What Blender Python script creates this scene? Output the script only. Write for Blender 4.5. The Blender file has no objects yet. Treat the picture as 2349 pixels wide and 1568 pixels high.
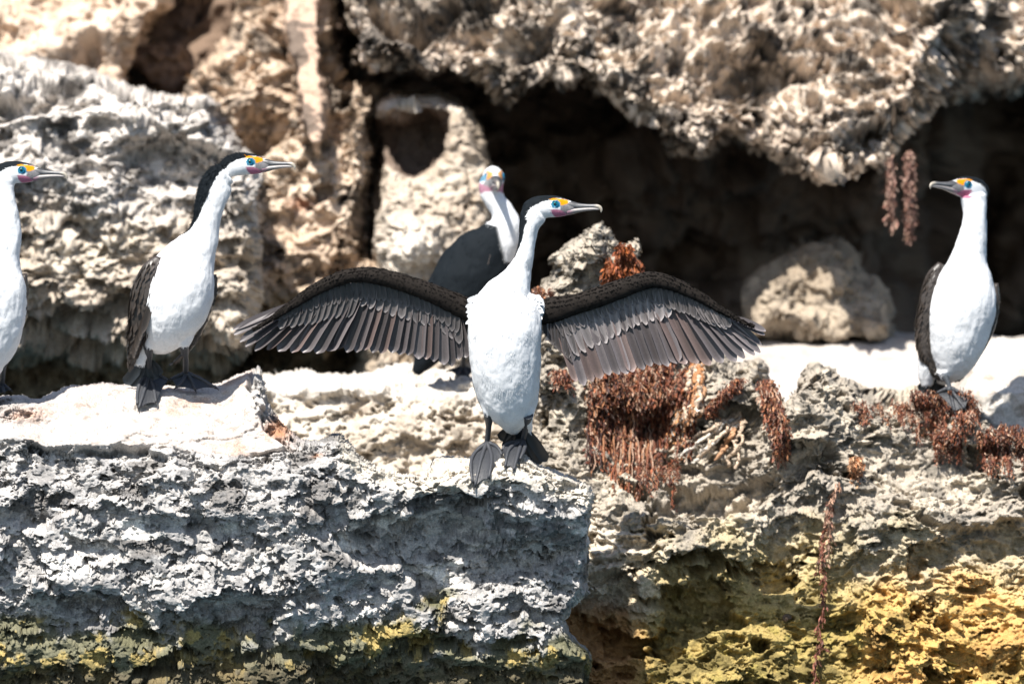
import bpy, math, random
import numpy as np
from mathutils import Vector, Matrix
random.seed(7); RNG = np.random.default_rng(7)
C = bpy.context.scene
# ------------------------------------------------------------------ camera, world, sun, exposure
S = 0.00108; D = 20.0; W2, H2 = 1174.5, 784.0
cam_d = bpy.data.cameras.new('camera'); cam = bpy.data.objects.new('camera', cam_d); C.collection.objects.link(cam)
cam.location = (0, -D, 0); cam.rotation_euler = (math.radians(90), 0, 0)
cam_d.sensor_width = 36; cam_d.lens = 36*D/(2349*S); cam_d.clip_end = 3000; cam_d.clip_start = 0.5
cam_d.dof.use_dof = True; cam_d.dof.focus_distance = D + 0.05; cam_d.dof.aperture_fstop = 2.3
C.camera = cam
SUN_EL, SUN_AZ = 55.0, 26.0          # elevation; azimuth to the camera's left, from behind the camera
el, az = math.radians(SUN_EL), math.radians(SUN_AZ)
sd = Vector((-math.sin(az)*math.cos(el), -math.cos(az)*math.cos(el), math.sin(el)))
world = bpy.data.worlds.new('World'); C.world = world; world.use_nodes = True
nt = world.node_tree; sky = nt.nodes.new('ShaderNodeTexSky'); sky.sky_type = 'NISHITA'; sky.sun_disc = False
sky.sun_elevation = el; sky.sun_rotation = math.atan2(sd.x, sd.y)
nt.links.new(sky.outputs[0], nt.nodes['Background'].inputs[0]); nt.nodes['Background'].inputs[1].default_value = 0.08
sl = bpy.data.lights.new('sun', 'SUN'); sl.energy = 5.0; sl.angle = math.radians(0.5); sl.color = (1.0, 0.955, 0.89)
so = bpy.data.objects.new('sun', sl); C.collection.objects.link(so); so.rotation_euler = sd.to_track_quat('Z', 'Y').to_euler()
so.location = (-3, -6, 9)
C.view_settings.view_transform = 'Standard'; C.view_settings.look = 'None'; C.view_settings.gamma = 1
C.view_settings.exposure = 0.88
C.render.engine = 'CYCLES'

# ------------------------------------------------------------------ maths helpers
f32 = np.float32
def at(px, py, Y):
    k = S*(D+Y)/D
    return np.stack(np.broadcast_arrays((px-W2)*k, Y, -(py-H2)*k), -1)
def hsh(i, j, k, seed):
    h = (i.astype(np.uint32)*np.uint32(374761393)) ^ (j.astype(np.uint32)*np.uint32(668265263)) ^ (k.astype(np.uint32)*np.uint32(2246822519)) ^ np.uint32(seed*3266489917 & 0xffffffff)
    h = (h ^ (h >> np.uint32(15)))*np.uint32(2246822519)
    h = (h ^ (h >> np.uint32(13)))*np.uint32(3266489917)
    return h ^ (h >> np.uint32(16))
def vnoise(P, seed=0):
    """gradient noise, about -1..1"""
    P = P.astype(f32); F = np.floor(P); I = F.astype(np.int64); f = P-F; u = f*f*f*(f*(f*6-15)+10)
    out = 0
    for a in (0, 1):
        wa = u[..., 0] if a else 1-u[..., 0]
        for b in (0, 1):
            wb = u[..., 1] if b else 1-u[..., 1]
            for c in (0, 1):
                wc = u[..., 2] if c else 1-u[..., 2]
                h = hsh(I[..., 0]+a, I[..., 1]+b, I[..., 2]+c, seed)
                gx = (h & np.uint32(1023)).astype(f32)/511.5-1; gy = ((h >> np.uint32(10)) & np.uint32(1023)).astype(f32)/511.5-1
                gz = ((h >> np.uint32(20)) & np.uint32(1023)).astype(f32)/511.5-1
                out = out+wa*wb*wc*(gx*(f[..., 0]-a)+gy*(f[..., 1]-b)+gz*(f[..., 2]-c))
    return out*1.5
def fbm(P, octs=4, seed=0, gain=0.5, lac=2.03):
    o = 0; a = 1; t = 0
    for i in range(octs):
        o = o+a*vnoise(P*(lac**i)+i*17.3, seed+i); t += a; a *= gain
    return o/t
def cells(P, seed=0):
    """distance to nearest feature point, cell id value"""
    P = P.astype(f32); I = np.floor(P).astype(np.int64); f = P-np.floor(P)
    best = np.full(P.shape[:-1], 9.0, f32); bid = np.zeros(P.shape[:-1], f32)
    for a in (-1, 0, 1):
        for b in (-1, 0, 1):
            for c in (-1, 0, 1):
                h = hsh(I[..., 0]+a, I[..., 1]+b, I[..., 2]+c, seed)
                dx = a+(h & np.uint32(1023)).astype(f32)/1023-f[..., 0]
                dy = b+((h >> np.uint32(10)) & np.uint32(1023)).astype(f32)/1023-f[..., 1]
                dz = c+((h >> np.uint32(20)) & np.uint32(1023)).astype(f32)/1023-f[..., 2]
                d = dx*dx+dy*dy+dz*dz; m = d < best
                best = np.where(m, d, best); bid = np.where(m, (h >> np.uint32(22)).astype(f32)/1023, bid)
    return np.sqrt(best), bid
def sstep(a, b, x):
    t = np.clip((x-a)/(b-a), 0, 1); return t*t*(3-2*t)
def sdpoly(px, py, poly):
    """signed distance, positive inside"""
    poly = np.array(poly, f32); d = np.full(px.shape, 1e12, f32); ins = np.zeros(px.shape, bool); n = len(poly)
    for i in range(n):
        a = poly[i]; b = poly[(i+1) % n]; e = b-a; wx = px-a[0]; wy = py-a[1]
        t = np.clip((wx*e[0]+wy*e[1])/(e@e+1e-9), 0, 1)
        d = np.minimum(d, (wx-e[0]*t)**2+(wy-e[1]*t)**2)
        if a[1] != b[1]:
            c = ((a[1] > py) != (b[1] > py)) & (px < (b[0]-a[0])*(py-a[1])/(b[1]-a[1])+a[0]); ins ^= c
    d = np.sqrt(d); return np.where(ins, d, -d)
def lin(x, pts):
    p = np.array(pts, float); return np.interp(x, p[:, 0], p[:, 1])
def crom(A, n):
    A = np.array(A, float); P = np.vstack([2*A[0]-A[1], A, 2*A[-1]-A[-2]]); out = []
    for i in range(len(A)-1):
        p0, p1, p2, p3 = P[i:i+4]
        for t in np.linspace(0, 1, n, endpoint=False):
            out.append(0.5*(2*p1+(p2-p0)*t+(2*p0-5*p1+4*p2-p3)*t*t+(3*p1-p0-3*p2+p3)*t**3))
    out.append(A[-1]); return np.array(out)
def nrm(v): return v/np.maximum(np.linalg.norm(v, axis=-1, keepdims=True), 1e-9)

# ------------------------------------------------------------------ object helpers
def mk(name, V, F, col=None, mat=None, parent=None, origin=(0, 0, 0), smooth=True):
    V = np.asarray(V, float).reshape(-1, 3)-np.asarray(origin, float); me = bpy.data.meshes.new(name)
    if isinstance(F, np.ndarray):
        n = len(F); k = F.shape[1]; me.vertices.add(len(V)); me.loops.add(n*k); me.polygons.add(n)
        me.vertices.foreach_set('co', V.astype(f32).ravel()); me.loops.foreach_set('vertex_index', F.astype(np.int32).ravel())
        me.polygons.foreach_set('loop_start', (np.arange(n)*k).astype(np.int32)); me.polygons.foreach_set('loop_total', np.full(n, k, np.int32))
        me.update(calc_edges=True)
    else: me.from_pydata([tuple(v) for v in V], [], [tuple(int(q) for q in f) for f in F])
    me.polygons.foreach_set('use_smooth', np.full(len(me.polygons), smooth, bool))
    if col is not None:
        c = np.ones((len(V), 4), f32); c[:, :3] = col; a = me.color_attributes.new('Col', 'FLOAT_COLOR', 'POINT'); a.data.foreach_set('color', c.ravel())
    if mat: me.materials.append(mat)
    o = bpy.data.objects.new(name, me); C.collection.objects.link(o)
    if parent: o.parent = parent
    else: o.location = origin
    return o
def tag(o, label, cat=None, group=None, kind=None):
    if kind: o['kind'] = kind
    if label: o['label'] = label
    if cat: o['category'] = cat
    if group: o['group'] = group
    return o
def mat_v(name, rough=0.9, nscale=300, namt=0.35, bump=0.3, bscale=500, spec=0.3, bdist=0.002, sheen=0.0, sss=0.0, coat=0.0, stretch=None):
    """vertex colour times fine procedural grain, with procedural bump"""
    m = bpy.data.materials.new(name); m.use_nodes = True; t = m.node_tree; L = t.links.new; N = t.nodes.new; b = t.nodes['Principled BSDF']
    at_ = N('ShaderNodeAttribute'); at_.attribute_name = 'Col'; tc = N('ShaderNodeTexCoord'); mp = N('ShaderNodeMapping'); L(tc.outputs['Object'], mp.inputs[0])
    if stretch: mp.inputs['Scale'].default_value = stretch
    n1 = N('ShaderNodeTexNoise'); n1.inputs['Scale'].default_value = nscale; n1.inputs['Detail'].default_value = 5; L(mp.outputs[0], n1.inputs['Vector'])
    mr = N('ShaderNodeMapRange'); mr.inputs[1].default_value = 0.3; mr.inputs[2].default_value = 0.7; mr.inputs[3].default_value = 1-namt; mr.inputs[4].default_value = 1+namt; L(n1.outputs[0], mr.inputs[0])
    mx = N('ShaderNodeVectorMath'); mx.operation = 'SCALE'; L(at_.outputs['Color'], mx.inputs[0]); L(mr.outputs[0], mx.inputs['Scale'])
    L(mx.outputs[0], b.inputs['Base Color'])
    n2 = N('ShaderNodeTexNoise'); n2.inputs['Scale'].default_value = bscale; n2.inputs['Detail'].default_value = 6; L(mp.outputs[0], n2.inputs['Vector'])
    bp = N('ShaderNodeBump'); bp.inputs['Strength'].default_value = bump; bp.inputs['Distance'].default_value = bdist; L(n2.outputs[0], bp.inputs['Height']); L(bp.outputs[0], b.inputs['Normal'])
    b.inputs['Roughness'].default_value = rough; b.inputs['Specular IOR Level'].default_value = spec
    b.inputs['Sheen Weight'].default_value = sheen; b.inputs['Coat Weight'].default_value = coat
    if sss: b.inputs['Subsurface Weight'].default_value = sss; b.inputs['Subsurface Radius'].default_value = (0.01, 0.008, 0.006); b.inputs['Subsurface Scale'].default_value = 0.5
    return m
M_rock = mat_v('limestone', 0.92, 220, 0.3, 0.55, 380, 0.2, 0.003)
M_wet = mat_v('wet_limestone', 0.55, 200, 0.3, 0.6, 300, 0.5, 0.004)
M_plume = mat_v('plumage', 0.8, 260, 0.07, 0.12, 240, 0.12, 0.002)
M_feath = mat_v('flight_feather', 0.42, 300, 0.12, 0.12, 700, 0.5, 0.001)
M_skin = mat_v('leg_skin', 0.5, 500, 0.25, 0.7, 420, 0.5, 0.0018)
M_beak = mat_v('beak_horn', 0.38, 250, 0.15, 0.25, 350, 0.5, 0.001)
M_eye = mat_v('eye_gloss', 0.12, 100, 0.02, 0.0, 100, 0.6)
M_kelp = mat_v('dried_seaweed', 0.6, 160, 0.45, 0.8, 250, 0.45, 0.004)

# ------------------------------------------------------------------ rocks
def grid_normals(P):
    du = np.gradient(P, axis=1); dv = np.gradient(P, axis=0); n = nrm(np.cross(dv, du)); return n
def blur(A, r):
    for _ in range(2):
        for ax in (0, 1):
            pad = [(0, 0)]*A.ndim; pad[ax] = (r+1, r); B = np.cumsum(np.pad(A, pad, 'edge'), axis=ax); n = A.shape[ax]
            hi = np.take(B, np.arange(2*r+1, 2*r+1+n), axis=ax); lo = np.take(B, np.arange(0, n), axis=ax); A = (hi-lo)/(2*r+1)
    return A
ROCKS = {}
def rock(name, poly, prof, disp, colour, step=2.0, edge_r=0.05, thick=0.4, warp=6.0, warp_s=40.0, mat=None, seed=1, fb=0.8, nb=40):
    """a rock face: outline (photo pixels), depth profile, then real 3-D displacement. disp = [(kind, cell size m, amplitude m, stretch, mask)]"""
    p = np.array(poly, float); x0, y0 = p.min(0)-10; x1, y1 = p.max(0)+10
    xs = np.arange(x0, x1, step); ys = np.arange(y0, y1, step); PX, PY = np.meshgrid(xs, ys)
    Q = np.stack([PX/warp_s, PY/warp_s, np.zeros_like(PX)], -1)
    wx = fbm(Q, 5, seed+50, 0.62)*warp; wy = fbm(Q+7.7, 5, seed+60, 0.62)*warp
    d = sdpoly(PX+wx, PY+wy, p)
    Y = prof(PX, PY).astype(float)
    dm = d*S; t = np.clip(dm/edge_r, 0, 1); Y = Y+thick*(1-np.sqrt(np.clip(1-(1-t)**2, 0, 1)))
    rim = thick*(1-np.sqrt(np.clip(1-(1-t)**2, 0, 1))); P = at(PX, PY, Y); hs = []
    n = grid_normals(P); hacc = 0
    for di, (kind, size, amp, st, mask) in enumerate(disp):
        if di == 1: n = nrm(blur(grid_normals(P), max(2, int(nb/step)))+np.array([0, -fb, 0.0]))     # one smooth set of directions for all finer relief
        Pn = P*np.array(st)/size
        if kind == 'fbm': h = fbm(Pn, 5, seed+3)
        elif kind == 'bump': h = np.abs(fbm(Pn, 4, seed+4))*2.2-0.5
        elif kind == 'ridge': h = 0.55-np.abs(fbm(Pn, 5, seed+5, 0.6))*3.2
        elif kind == 'cell': wq = Pn+0.35*np.stack([vnoise(Pn*1.7, seed+8), vnoise(Pn*1.7+9, seed+9), vnoise(Pn*1.7+19, seed+10)], -1); h = np.clip(cells(wq, seed+6)[0], 0, 1.1)-0.5
        elif kind == 'plate':      # two-level eroded relief with steep ragged lips
            q = fbm(Pn, 6, seed+12, 0.55); h = sstep(-0.09, -0.02, q)*0.75+sstep(0.10, 0.16, q)*0.25-0.75-0.35*np.clip(-q-0.1, 0, 0.5)
        elif kind == 'hole': q = fbm(Pn, 6, seed+12, 0.55); h = sstep(-0.13, -0.075, q)-1-1.2*np.clip(-q-0.12, 0, 0.4)
        elif kind == 'bighole': q = fbm(Pn, 4, seed+18, 0.45); h = sstep(-0.30, 0.02, q)-1
        elif kind == 'soft': h = fbm(Pn, 2, seed+15)
        elif kind == 'worm': q = fbm(Pn+0.5*fbm(Pn*0.7, 2, seed+31)[..., None], 3, seed+13); h = np.exp(-(q/0.10)**2)+0.35*np.exp(-(fbm(Pn*2.3, 2, seed+14)/0.12)**2)-0.9
        elif kind == 'pit':
            wq = Pn+0.3*np.stack([vnoise(Pn*2, seed+8), vnoise(Pn*2+9, seed+9), vnoise(Pn*2+19, seed+10)], -1)
            c, i = cells(wq, seed+7); r = 0.22+0.33*i; h = -np.sqrt(np.clip(1-(c/r)**2, 0, 1))*(i > 0.25)
        if mask is not None: h = h*mask(PX, PY, P)
        h = h*amp*(0.6+0.4*sstep(0.0, max(edge_r, 0.03)*1.1, dm))
        P = P+n*h[..., None]; P[..., 2] -= np.clip(h, -0.03, 0.03)*0.25
        hs.append(h)
    PF = P[..., 1]-rim; col = colour(PX, PY, P)
    ins = d > 0; cell = ins[:-1, :-1] & ins[1:, :-1] & ins[:-1, 1:] & ins[1:, 1:]
    H, Wd = PX.shape; idx = np.arange(H*Wd).reshape(H, Wd)
    F = np.stack([idx[:-1, :-1][cell], idx[1:, :-1][cell], idx[1:, 1:][cell], idx[:-1, 1:][cell]], -1)
    used = np.zeros(H*Wd, bool); used[F.ravel()] = True; remap = np.cumsum(used)-1
    V = P.reshape(-1, 3)[used]; cc = np.clip(col.reshape(-1, 3)[used], 0.004, 0.9)
    org = ((V[:, 0].min()+V[:, 0].max())/2, V[:, 1].mean(), V[:, 2].min())
    o = mk(name, V, remap[F], cc, mat or M_rock, origin=org)
    ROCKS[id(poly)] = (xs, ys, P[..., 1], d)
    def surf(px, py, rad=6):
        """nearest (front-most) depth of the rock around a pixel"""
        j = int(round((px-x0)/step)); i = int(round((py-y0)/step)); r = max(1, int(rad/step))
        i = min(max(i, 0), H-1); j = min(max(j, 0), Wd-1)
        a = PF[max(0, i-r):i+r+1, max(0, j-r):j+r+1]; return float(np.percentile(a, 8))
    o_surf[name+str(len(o_surf))] = surf
    return o, surf
o_surf = {}
def mix(a, b, t):
    a = np.asarray(a, float); b = np.asarray(b, float); t = t[..., None]; return a*(1-t)+b*t
GREY = (0.36, 0.33, 0.29); PALE = (0.56, 0.50, 0.42); TAN = (0.52, 0.38, 0.26); DARK = (0.12, 0.10, 0.085); WHITE = (0.86, 0.79, 0.72)
def crust_shade(c, P, f=8, lo=0.06, k=0.8, s=0):
    """black weathering crust and painted shade of dark pockets, in ragged noise patches"""
    return mix(c, (0.055, 0.048, 0.042), k*sstep(lo, lo+0.09, fbm(P*f, 5, 300+s)))
def basecol(P, a, b, c, seed=0, s1=7, s2=30):
    n1 = fbm(P*s1, 4, 90+seed); n2 = fbm(P*s2, 4, 95+seed)
    return mix(mix(a, b, sstep(-0.25, 0.3, n1)), c, 0.65*sstep(0.08, 0.42, n2))

# --- front slab the two sharp birds stand on
slab_poly = [(-330, 1760), (-330, 930), (-60, 915), (0, 905), (50, 905), (90, 915), (130, 892), (170, 880), (235, 876), (330, 880), (430, 884), (495, 878), (535, 862), (575, 845), (596, 836), (610, 868), (622, 915), (632, 945), (668, 985), (690, 1003),
             (735, 1003), (760, 992), (780, 988), (802, 1008), (830, 1040), (870, 1066), (920, 1080), (972, 1086), (985, 1052), (1000, 1045), (1075, 1046), (1130, 1040), (1180, 1022), (1205, 1030), (1240, 1062), (1290, 1080),
             (1335, 1098), (1360, 1112), (1368, 1135), (1356, 1185), (1352, 1250), (1350, 1330), (1352, 1372), (1318, 1400), (1296, 1425), (1312, 1455), (1356, 1500), (1362, 1530), (1330, 1600), (1320, 1760)]
edge_line = [(-330, 1010), (0, 1008), (40, 1002), (120, 1022), (280, 1018), (420, 1030), (520, 1045), (620, 1032), (680, 1018), (740, 1010), (780, 998), (830, 1052), (972, 1098), (1180, 1060), (1366, 1130)]
def slab_prof(px, py):
    e = lin(px, edge_line)+6*vnoise(np.stack([px/40, py*0, px*0], -1), 3)
    up = np.clip(e-py, 0, None); dn = np.clip(py-e, 0, None)
    hump = 0.0
    Y = up*0.00185 - 0.00045*np.clip(dn, 0, 140) + 0.00008*np.clip(dn-140, 0, None) + np.clip(py-1390, 0, None)**1.2*0.0001
    Y = Y-0.035*sstep(0, 26, dn)*(1-sstep(60, 200, dn))*0.6
    Y = Y+0.11*sstep(1130, 1270, py+40*vnoise(np.stack([px/120, py*0, px*0], -1), 8))*sstep(650, 950, px)        # the blue-shaded hollow below the bird
    Y = Y-0.10*np.exp(-((px-590)/45)**2-((py-915)/60)**2)          # knob at the shelf's end
    Y = Y-0.08*np.exp(-((px-20)/90)**2-((py-935)/34)**2)
    return Y
def shelf_mask(px, py): # 1 on the guano shelf
    e = lin(px, edge_line); n = 9*fbm(np.stack([px/28, py/28, px*0], -1), 3, 5)
    m = sstep(-6, 5, e-py+n)*(1-sstep(664, 690, px+n))
    kn = sdpoly(px.astype(f32)+n, py.astype(f32)+n, [(560, 880), (575, 850), (596, 820), (618, 860), (628, 915), (642, 950), (700, 1000), (665, 1020), (606, 985), (588, 940), (574, 905)]); m = m*(1-sstep(-3, 4, kn))
    k2 = np.exp(-((px-10)/95)**2-((py-935)/30)**2); m = m*(1-sstep(0.4, 0.6, k2+n*0.02))
    return m
face = lambda px, py, P: 1-0.78*shelf_mask(px, py)
def small_on_top(px, py, P): return 1-0.93*shelf_mask(px, py)
low = lambda px, py, P: (1-0.93*shelf_mask(px, py))*(0.55+0.45*sstep(1180, 1400, py))
def slab_col(px, py, P):
    c = basecol(P, (0.37, 0.355, 0.34), (0.46, 0.435, 0.41), (0.25, 0.245, 0.245), 1)
    c = crust_shade(c, P*np.array([.8, 1, 1.3]), 9, 0.14, 0.6, 6); n = fbm(P*14, 4, 33); n2 = fbm(P*np.array([9, 9, 22]), 4, 34)
    c = mix(c, (0.13, 0.13, 0.13), 0.55*sstep(0.08, 0.2, fbm(P*np.array([16, 16, 26]), 5, 39)))
    w = sstep(0.12, 0.30, n2)*sstep(1120, 1200, py)*(1-sstep(1400, 1470, py)); c = mix(c, (0.78, 0.75, 0.70), 0.8*w)
    al = sstep(1425, 1485, py+fbm(P*7, 5, 37)*190); c = mix(c, (0.12, 0.115, 0.055), 0.85*al)
    yl = al*sstep(0.05, 0.12, fbm(P*13, 5, 36)); c = mix(c, (0.42, 0.315, 0.11), 0.8*yl)
    c = mix(c, (0.10, 0.08, 0.05), 0.8*sstep(1500, 1560, py+n*60))
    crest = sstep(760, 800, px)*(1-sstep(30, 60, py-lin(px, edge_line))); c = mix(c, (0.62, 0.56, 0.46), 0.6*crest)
    s = shelf_mask(px, py); pk = sstep(0.0, 0.35, fbm(P*8, 4, 40))
    sc = mix((0.46, 0.42, 0.385), (0.38, 0.245, 0.175), 0.75*pk*(0.4+0.6*sstep(560, 380, np.abs(px-480)+300)))
    sc = mix(sc, (0.20, 0.16, 0.13), 0.5*sstep(0.22, 0.30, fbm(P*34, 4, 41))); c = mix(c, sc, s)
    rust = np.exp(-((px-650)/40)**2-((py-975)/24)**2)+0.8*np.exp(-((px-60)/60)**2-((py-948)/16)**2)+0.7*np.exp(-((px-725)/14)**2-((py-1040)/7)**2)
    c = mix(c, (0.42, 0.19, 0.09), np.clip(rust*(0.8+1.2*n), 0, 0.9))
    return c
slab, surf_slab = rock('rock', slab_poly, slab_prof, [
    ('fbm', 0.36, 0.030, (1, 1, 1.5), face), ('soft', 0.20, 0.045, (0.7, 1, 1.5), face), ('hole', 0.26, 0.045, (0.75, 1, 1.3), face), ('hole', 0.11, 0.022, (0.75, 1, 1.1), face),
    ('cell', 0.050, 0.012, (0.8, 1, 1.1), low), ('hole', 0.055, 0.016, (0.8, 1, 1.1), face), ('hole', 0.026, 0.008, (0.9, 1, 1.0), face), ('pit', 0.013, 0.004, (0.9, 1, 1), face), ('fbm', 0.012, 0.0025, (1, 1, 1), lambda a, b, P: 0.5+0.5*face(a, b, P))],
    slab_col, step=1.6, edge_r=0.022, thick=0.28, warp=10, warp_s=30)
tag(slab, 'pitted grey limestone slab in front with white guano shelf and green algae base', 'rock')

# --- right hand rock with the seaweed
right_poly = [(1215, 1760), (1215, 705), (1238, 668), (1262, 640), (1268, 590), (1300, 560), (1332, 545), (1362, 512), (1385, 498), (1412, 540), (1440, 562), (1460, 548), (1476, 565), (1484, 620), (1500, 665), (1560, 740), (1640, 800), (1700, 845),
              (1745, 825), (1756, 855), (1766, 888), (1800, 915), (1817, 900), (1850, 850), (1876, 820), (1920, 850), (1990, 885), (2050, 905), (2100, 893), (2200, 896), (2240, 920), (2290, 965), (2349, 1010), (2450, 1060), (2680, 1120), (2680, 1760)]
def right_prof(px, py):
    Y = 0.62-0.0006*np.clip(py-1040, 0, 320)-0.0002*np.clip(py-1360, 0, None)
    Y = Y+0.0007*np.clip(1040-py, 0, 200)
    Y = Y+0.10*np.exp(-((px-1690)/70)**2-((py-960)/60)**2)+0.12*np.exp(-((px-1500)/230)**2-((py-1000)/110)**2)
    Y = Y-0.10*np.exp(-((px-1880)/90)**2-((py-960)/120)**2)
    return Y+0.09*vnoise(np.stack([px/330, py/210, px*0], -1), 12)
def right_col(px, py, P):
    c = basecol(P, (0.32, 0.28, 0.23), (0.46, 0.40, 0.32), (0.20, 0.18, 0.15), 3)
    c = mix(c, (0.12, 0.11, 0.095), 0.7*sstep(0.1, 0.22, fbm(P*15, 5, 39)))
    n = fbm(P*6, 4, 43); n2 = fbm(P*22, 4, 44)
    a = sstep(1150, 1330, py+n*170-0.05*np.abs(px-1750)); c = mix(c, (0.50, 0.40, 0.20), 0.7*a)
    g = sstep(1240, 1430, py+n*150-0.35*np.clip(np.abs(px-1780)-160, 0, None)); c = mix(c, (0.31, 0.225, 0.062), 0.8*g)
    o = sstep(1250, 1400, py+n*120)*sstep(1900, 2080, px); c = mix(c, (0.58, 0.36, 0.12), 0.75*o)
    c = mix(c, (0.24, 0.20, 0.05), 0.6*g*sstep(0.0, 0.3, n2))
    c = mix(c, (0.10, 0.08, 0.03), 0.65*g*sstep(0.04, 0.14, fbm(P*11, 5, 48))); c = mix(c, (0.46, 0.24, 0.08), 0.5*o*sstep(-0.05, 0.2, fbm(P*5, 4, 49)))
    r = sstep(1400, 1440, py+n*60)*(1-sstep(1420, 1520, px)); c = mix(c, (0.34, 0.17, 0.07), 0.8*r)
    w = (1-sstep(1420, 1560, px))*sstep(1180, 1220, py)*(1-sstep(1400, 1440, py)); c = mix(c, (0.62, 0.55, 0.46), 0.7*w)
    return c
rr, surf_right = rock('rock', right_poly, right_prof, [
    ('fbm', 0.26, 0.085, (1, 1, 1.3), None), ('hole', 0.30, 0.08, (0.8, 1, 1.2), None), ('plate', 0.17, 0.045, (0.7, 1, 1.3), None), ('pit', 0.10, 0.035, (0.8, 1, 1.2), None), ('worm', 0.08, 0.016, (0.8, 1, 1.2), None),
    ('plate', 0.06, 0.020, (0.8, 1, 1.2), None), ('cell', 0.024, 0.009, (0.9, 1, 1), None), ('plate', 0.026, 0.008, (0.9, 1, 1.1), None), ('fbm', 0.014, 0.004, (1, 1, 1), None)],
    right_col, step=2.2, edge_r=0.05, thick=0.4, warp=22, warp_s=45, mat=M_rock, seed=11)
tag(rr, 'crumbly limestone rock at right with yellow algae below and rusty seaweed over its top', 'rock')

# --- pale shelf behind, middle
def col_pale(px, py, P):
    c = basecol(P, (0.44, 0.38, 0.31), (0.60, 0.54, 0.46), (0.26, 0.21, 0.16), 5, 6, 16)
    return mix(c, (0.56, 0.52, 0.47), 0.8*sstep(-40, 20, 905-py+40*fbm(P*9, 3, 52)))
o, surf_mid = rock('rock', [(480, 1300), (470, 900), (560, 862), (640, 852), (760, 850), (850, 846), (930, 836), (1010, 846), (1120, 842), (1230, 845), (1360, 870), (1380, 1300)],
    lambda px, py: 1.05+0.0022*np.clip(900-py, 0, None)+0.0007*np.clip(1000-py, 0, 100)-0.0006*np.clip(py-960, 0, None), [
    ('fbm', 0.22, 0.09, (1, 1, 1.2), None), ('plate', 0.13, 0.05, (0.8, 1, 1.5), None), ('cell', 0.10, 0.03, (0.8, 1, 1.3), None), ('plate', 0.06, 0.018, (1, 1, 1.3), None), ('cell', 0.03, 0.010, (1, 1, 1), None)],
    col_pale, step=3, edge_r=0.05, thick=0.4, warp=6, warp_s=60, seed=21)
tag(o, 'low cream and white boulder shelf behind the spread-winged cormorant\'s legs', 'rock')

# --- white guano shelf, right
def col_white(px, py, P):
    c = basecol(P, (0.50, 0.46, 0.42), (0.44, 0.37, 0.31), (0.28, 0.19, 0.14), 7, 4, 9); return mix(c, (0.50, 0.465, 0.43), 0.5*np.ones(px.shape))
o, surf_wht = rock('rock', [(1560, 1000), (1600, 775), (1690, 752), (1800, 756), (1960, 760), (2110, 758), (2240, 765), (2430, 780), (2700, 800), (2700, 1080)],
    lambda px, py: 1.15+0.0052*np.clip(960-py, 0, None), [('fbm', 0.35, 0.05, (1, 1, 1), None), ('bump', 0.12, 0.015, (1, 1, 1), None), ('fbm', 0.05, 0.010, (1, 1, 1), None)],
    col_white, step=3, edge_r=0.06, thick=0.4, warp=8, warp_s=90, seed=31)
tag(o, 'smooth ledge bleached white by guano in front of the cave at right', 'rock')
# --- boulders
def colf(a, b, c_, sd=0, s1=6, s2=20):
    return lambda px, py, P: basecol(P, a, b, c_, sd, s1, s2)
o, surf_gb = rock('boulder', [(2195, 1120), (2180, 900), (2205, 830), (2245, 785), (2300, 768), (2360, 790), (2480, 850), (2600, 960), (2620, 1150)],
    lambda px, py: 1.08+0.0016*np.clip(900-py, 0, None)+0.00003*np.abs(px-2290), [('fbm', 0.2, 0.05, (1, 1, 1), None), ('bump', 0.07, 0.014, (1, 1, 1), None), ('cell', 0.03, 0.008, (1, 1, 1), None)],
    lambda px, py, P: mix(basecol(P, (0.50, 0.47, 0.43), (0.40, 0.36, 0.31), (0.28, 0.22, 0.17), 8), (0.84, 0.76, 0.66), sstep(-20, 30, 835-py)), step=3, edge_r=0.09, thick=0.4, seed=41)  # sunlit top painted into the colour as a pale band
tag(o, 'grey boulder with its sunlit top painted pale at the right edge behind the right cormorant', 'boulder')
o, _ = rock('boulder', [(1690, 790), (1700, 700), (1712, 640), (1760, 595), (1800, 565), (1850, 548), (1895, 540), (1935, 552), (1975, 580), (1990, 620), (2020, 650), (2050, 690), (2062, 740), (2070, 800)],
    lambda px, py: 1.95+0.0011*np.clip(760-py, 0, None), [('fbm', 0.22, 0.10, (1, 1, 1), None), ('plate', 0.13, 0.04, (1, 1, 1), None), ('pit', 0.07, 0.02, (1, 1, 1), None), ('plate', 0.05, 0.012, (1, 1, 1), None), ('fbm', 0.02, 0.006, (1, 1, 1), None)],
    colf((0.29, 0.235, 0.175), (0.38, 0.315, 0.24), (0.13, 0.105, 0.08), 9, 6, 14), step=2.6, edge_r=0.09, thick=0.5, seed=51, warp=18, warp_s=60)
tag(o, 'round tan boulder sitting in the mouth of the dark cave', 'boulder')

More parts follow.
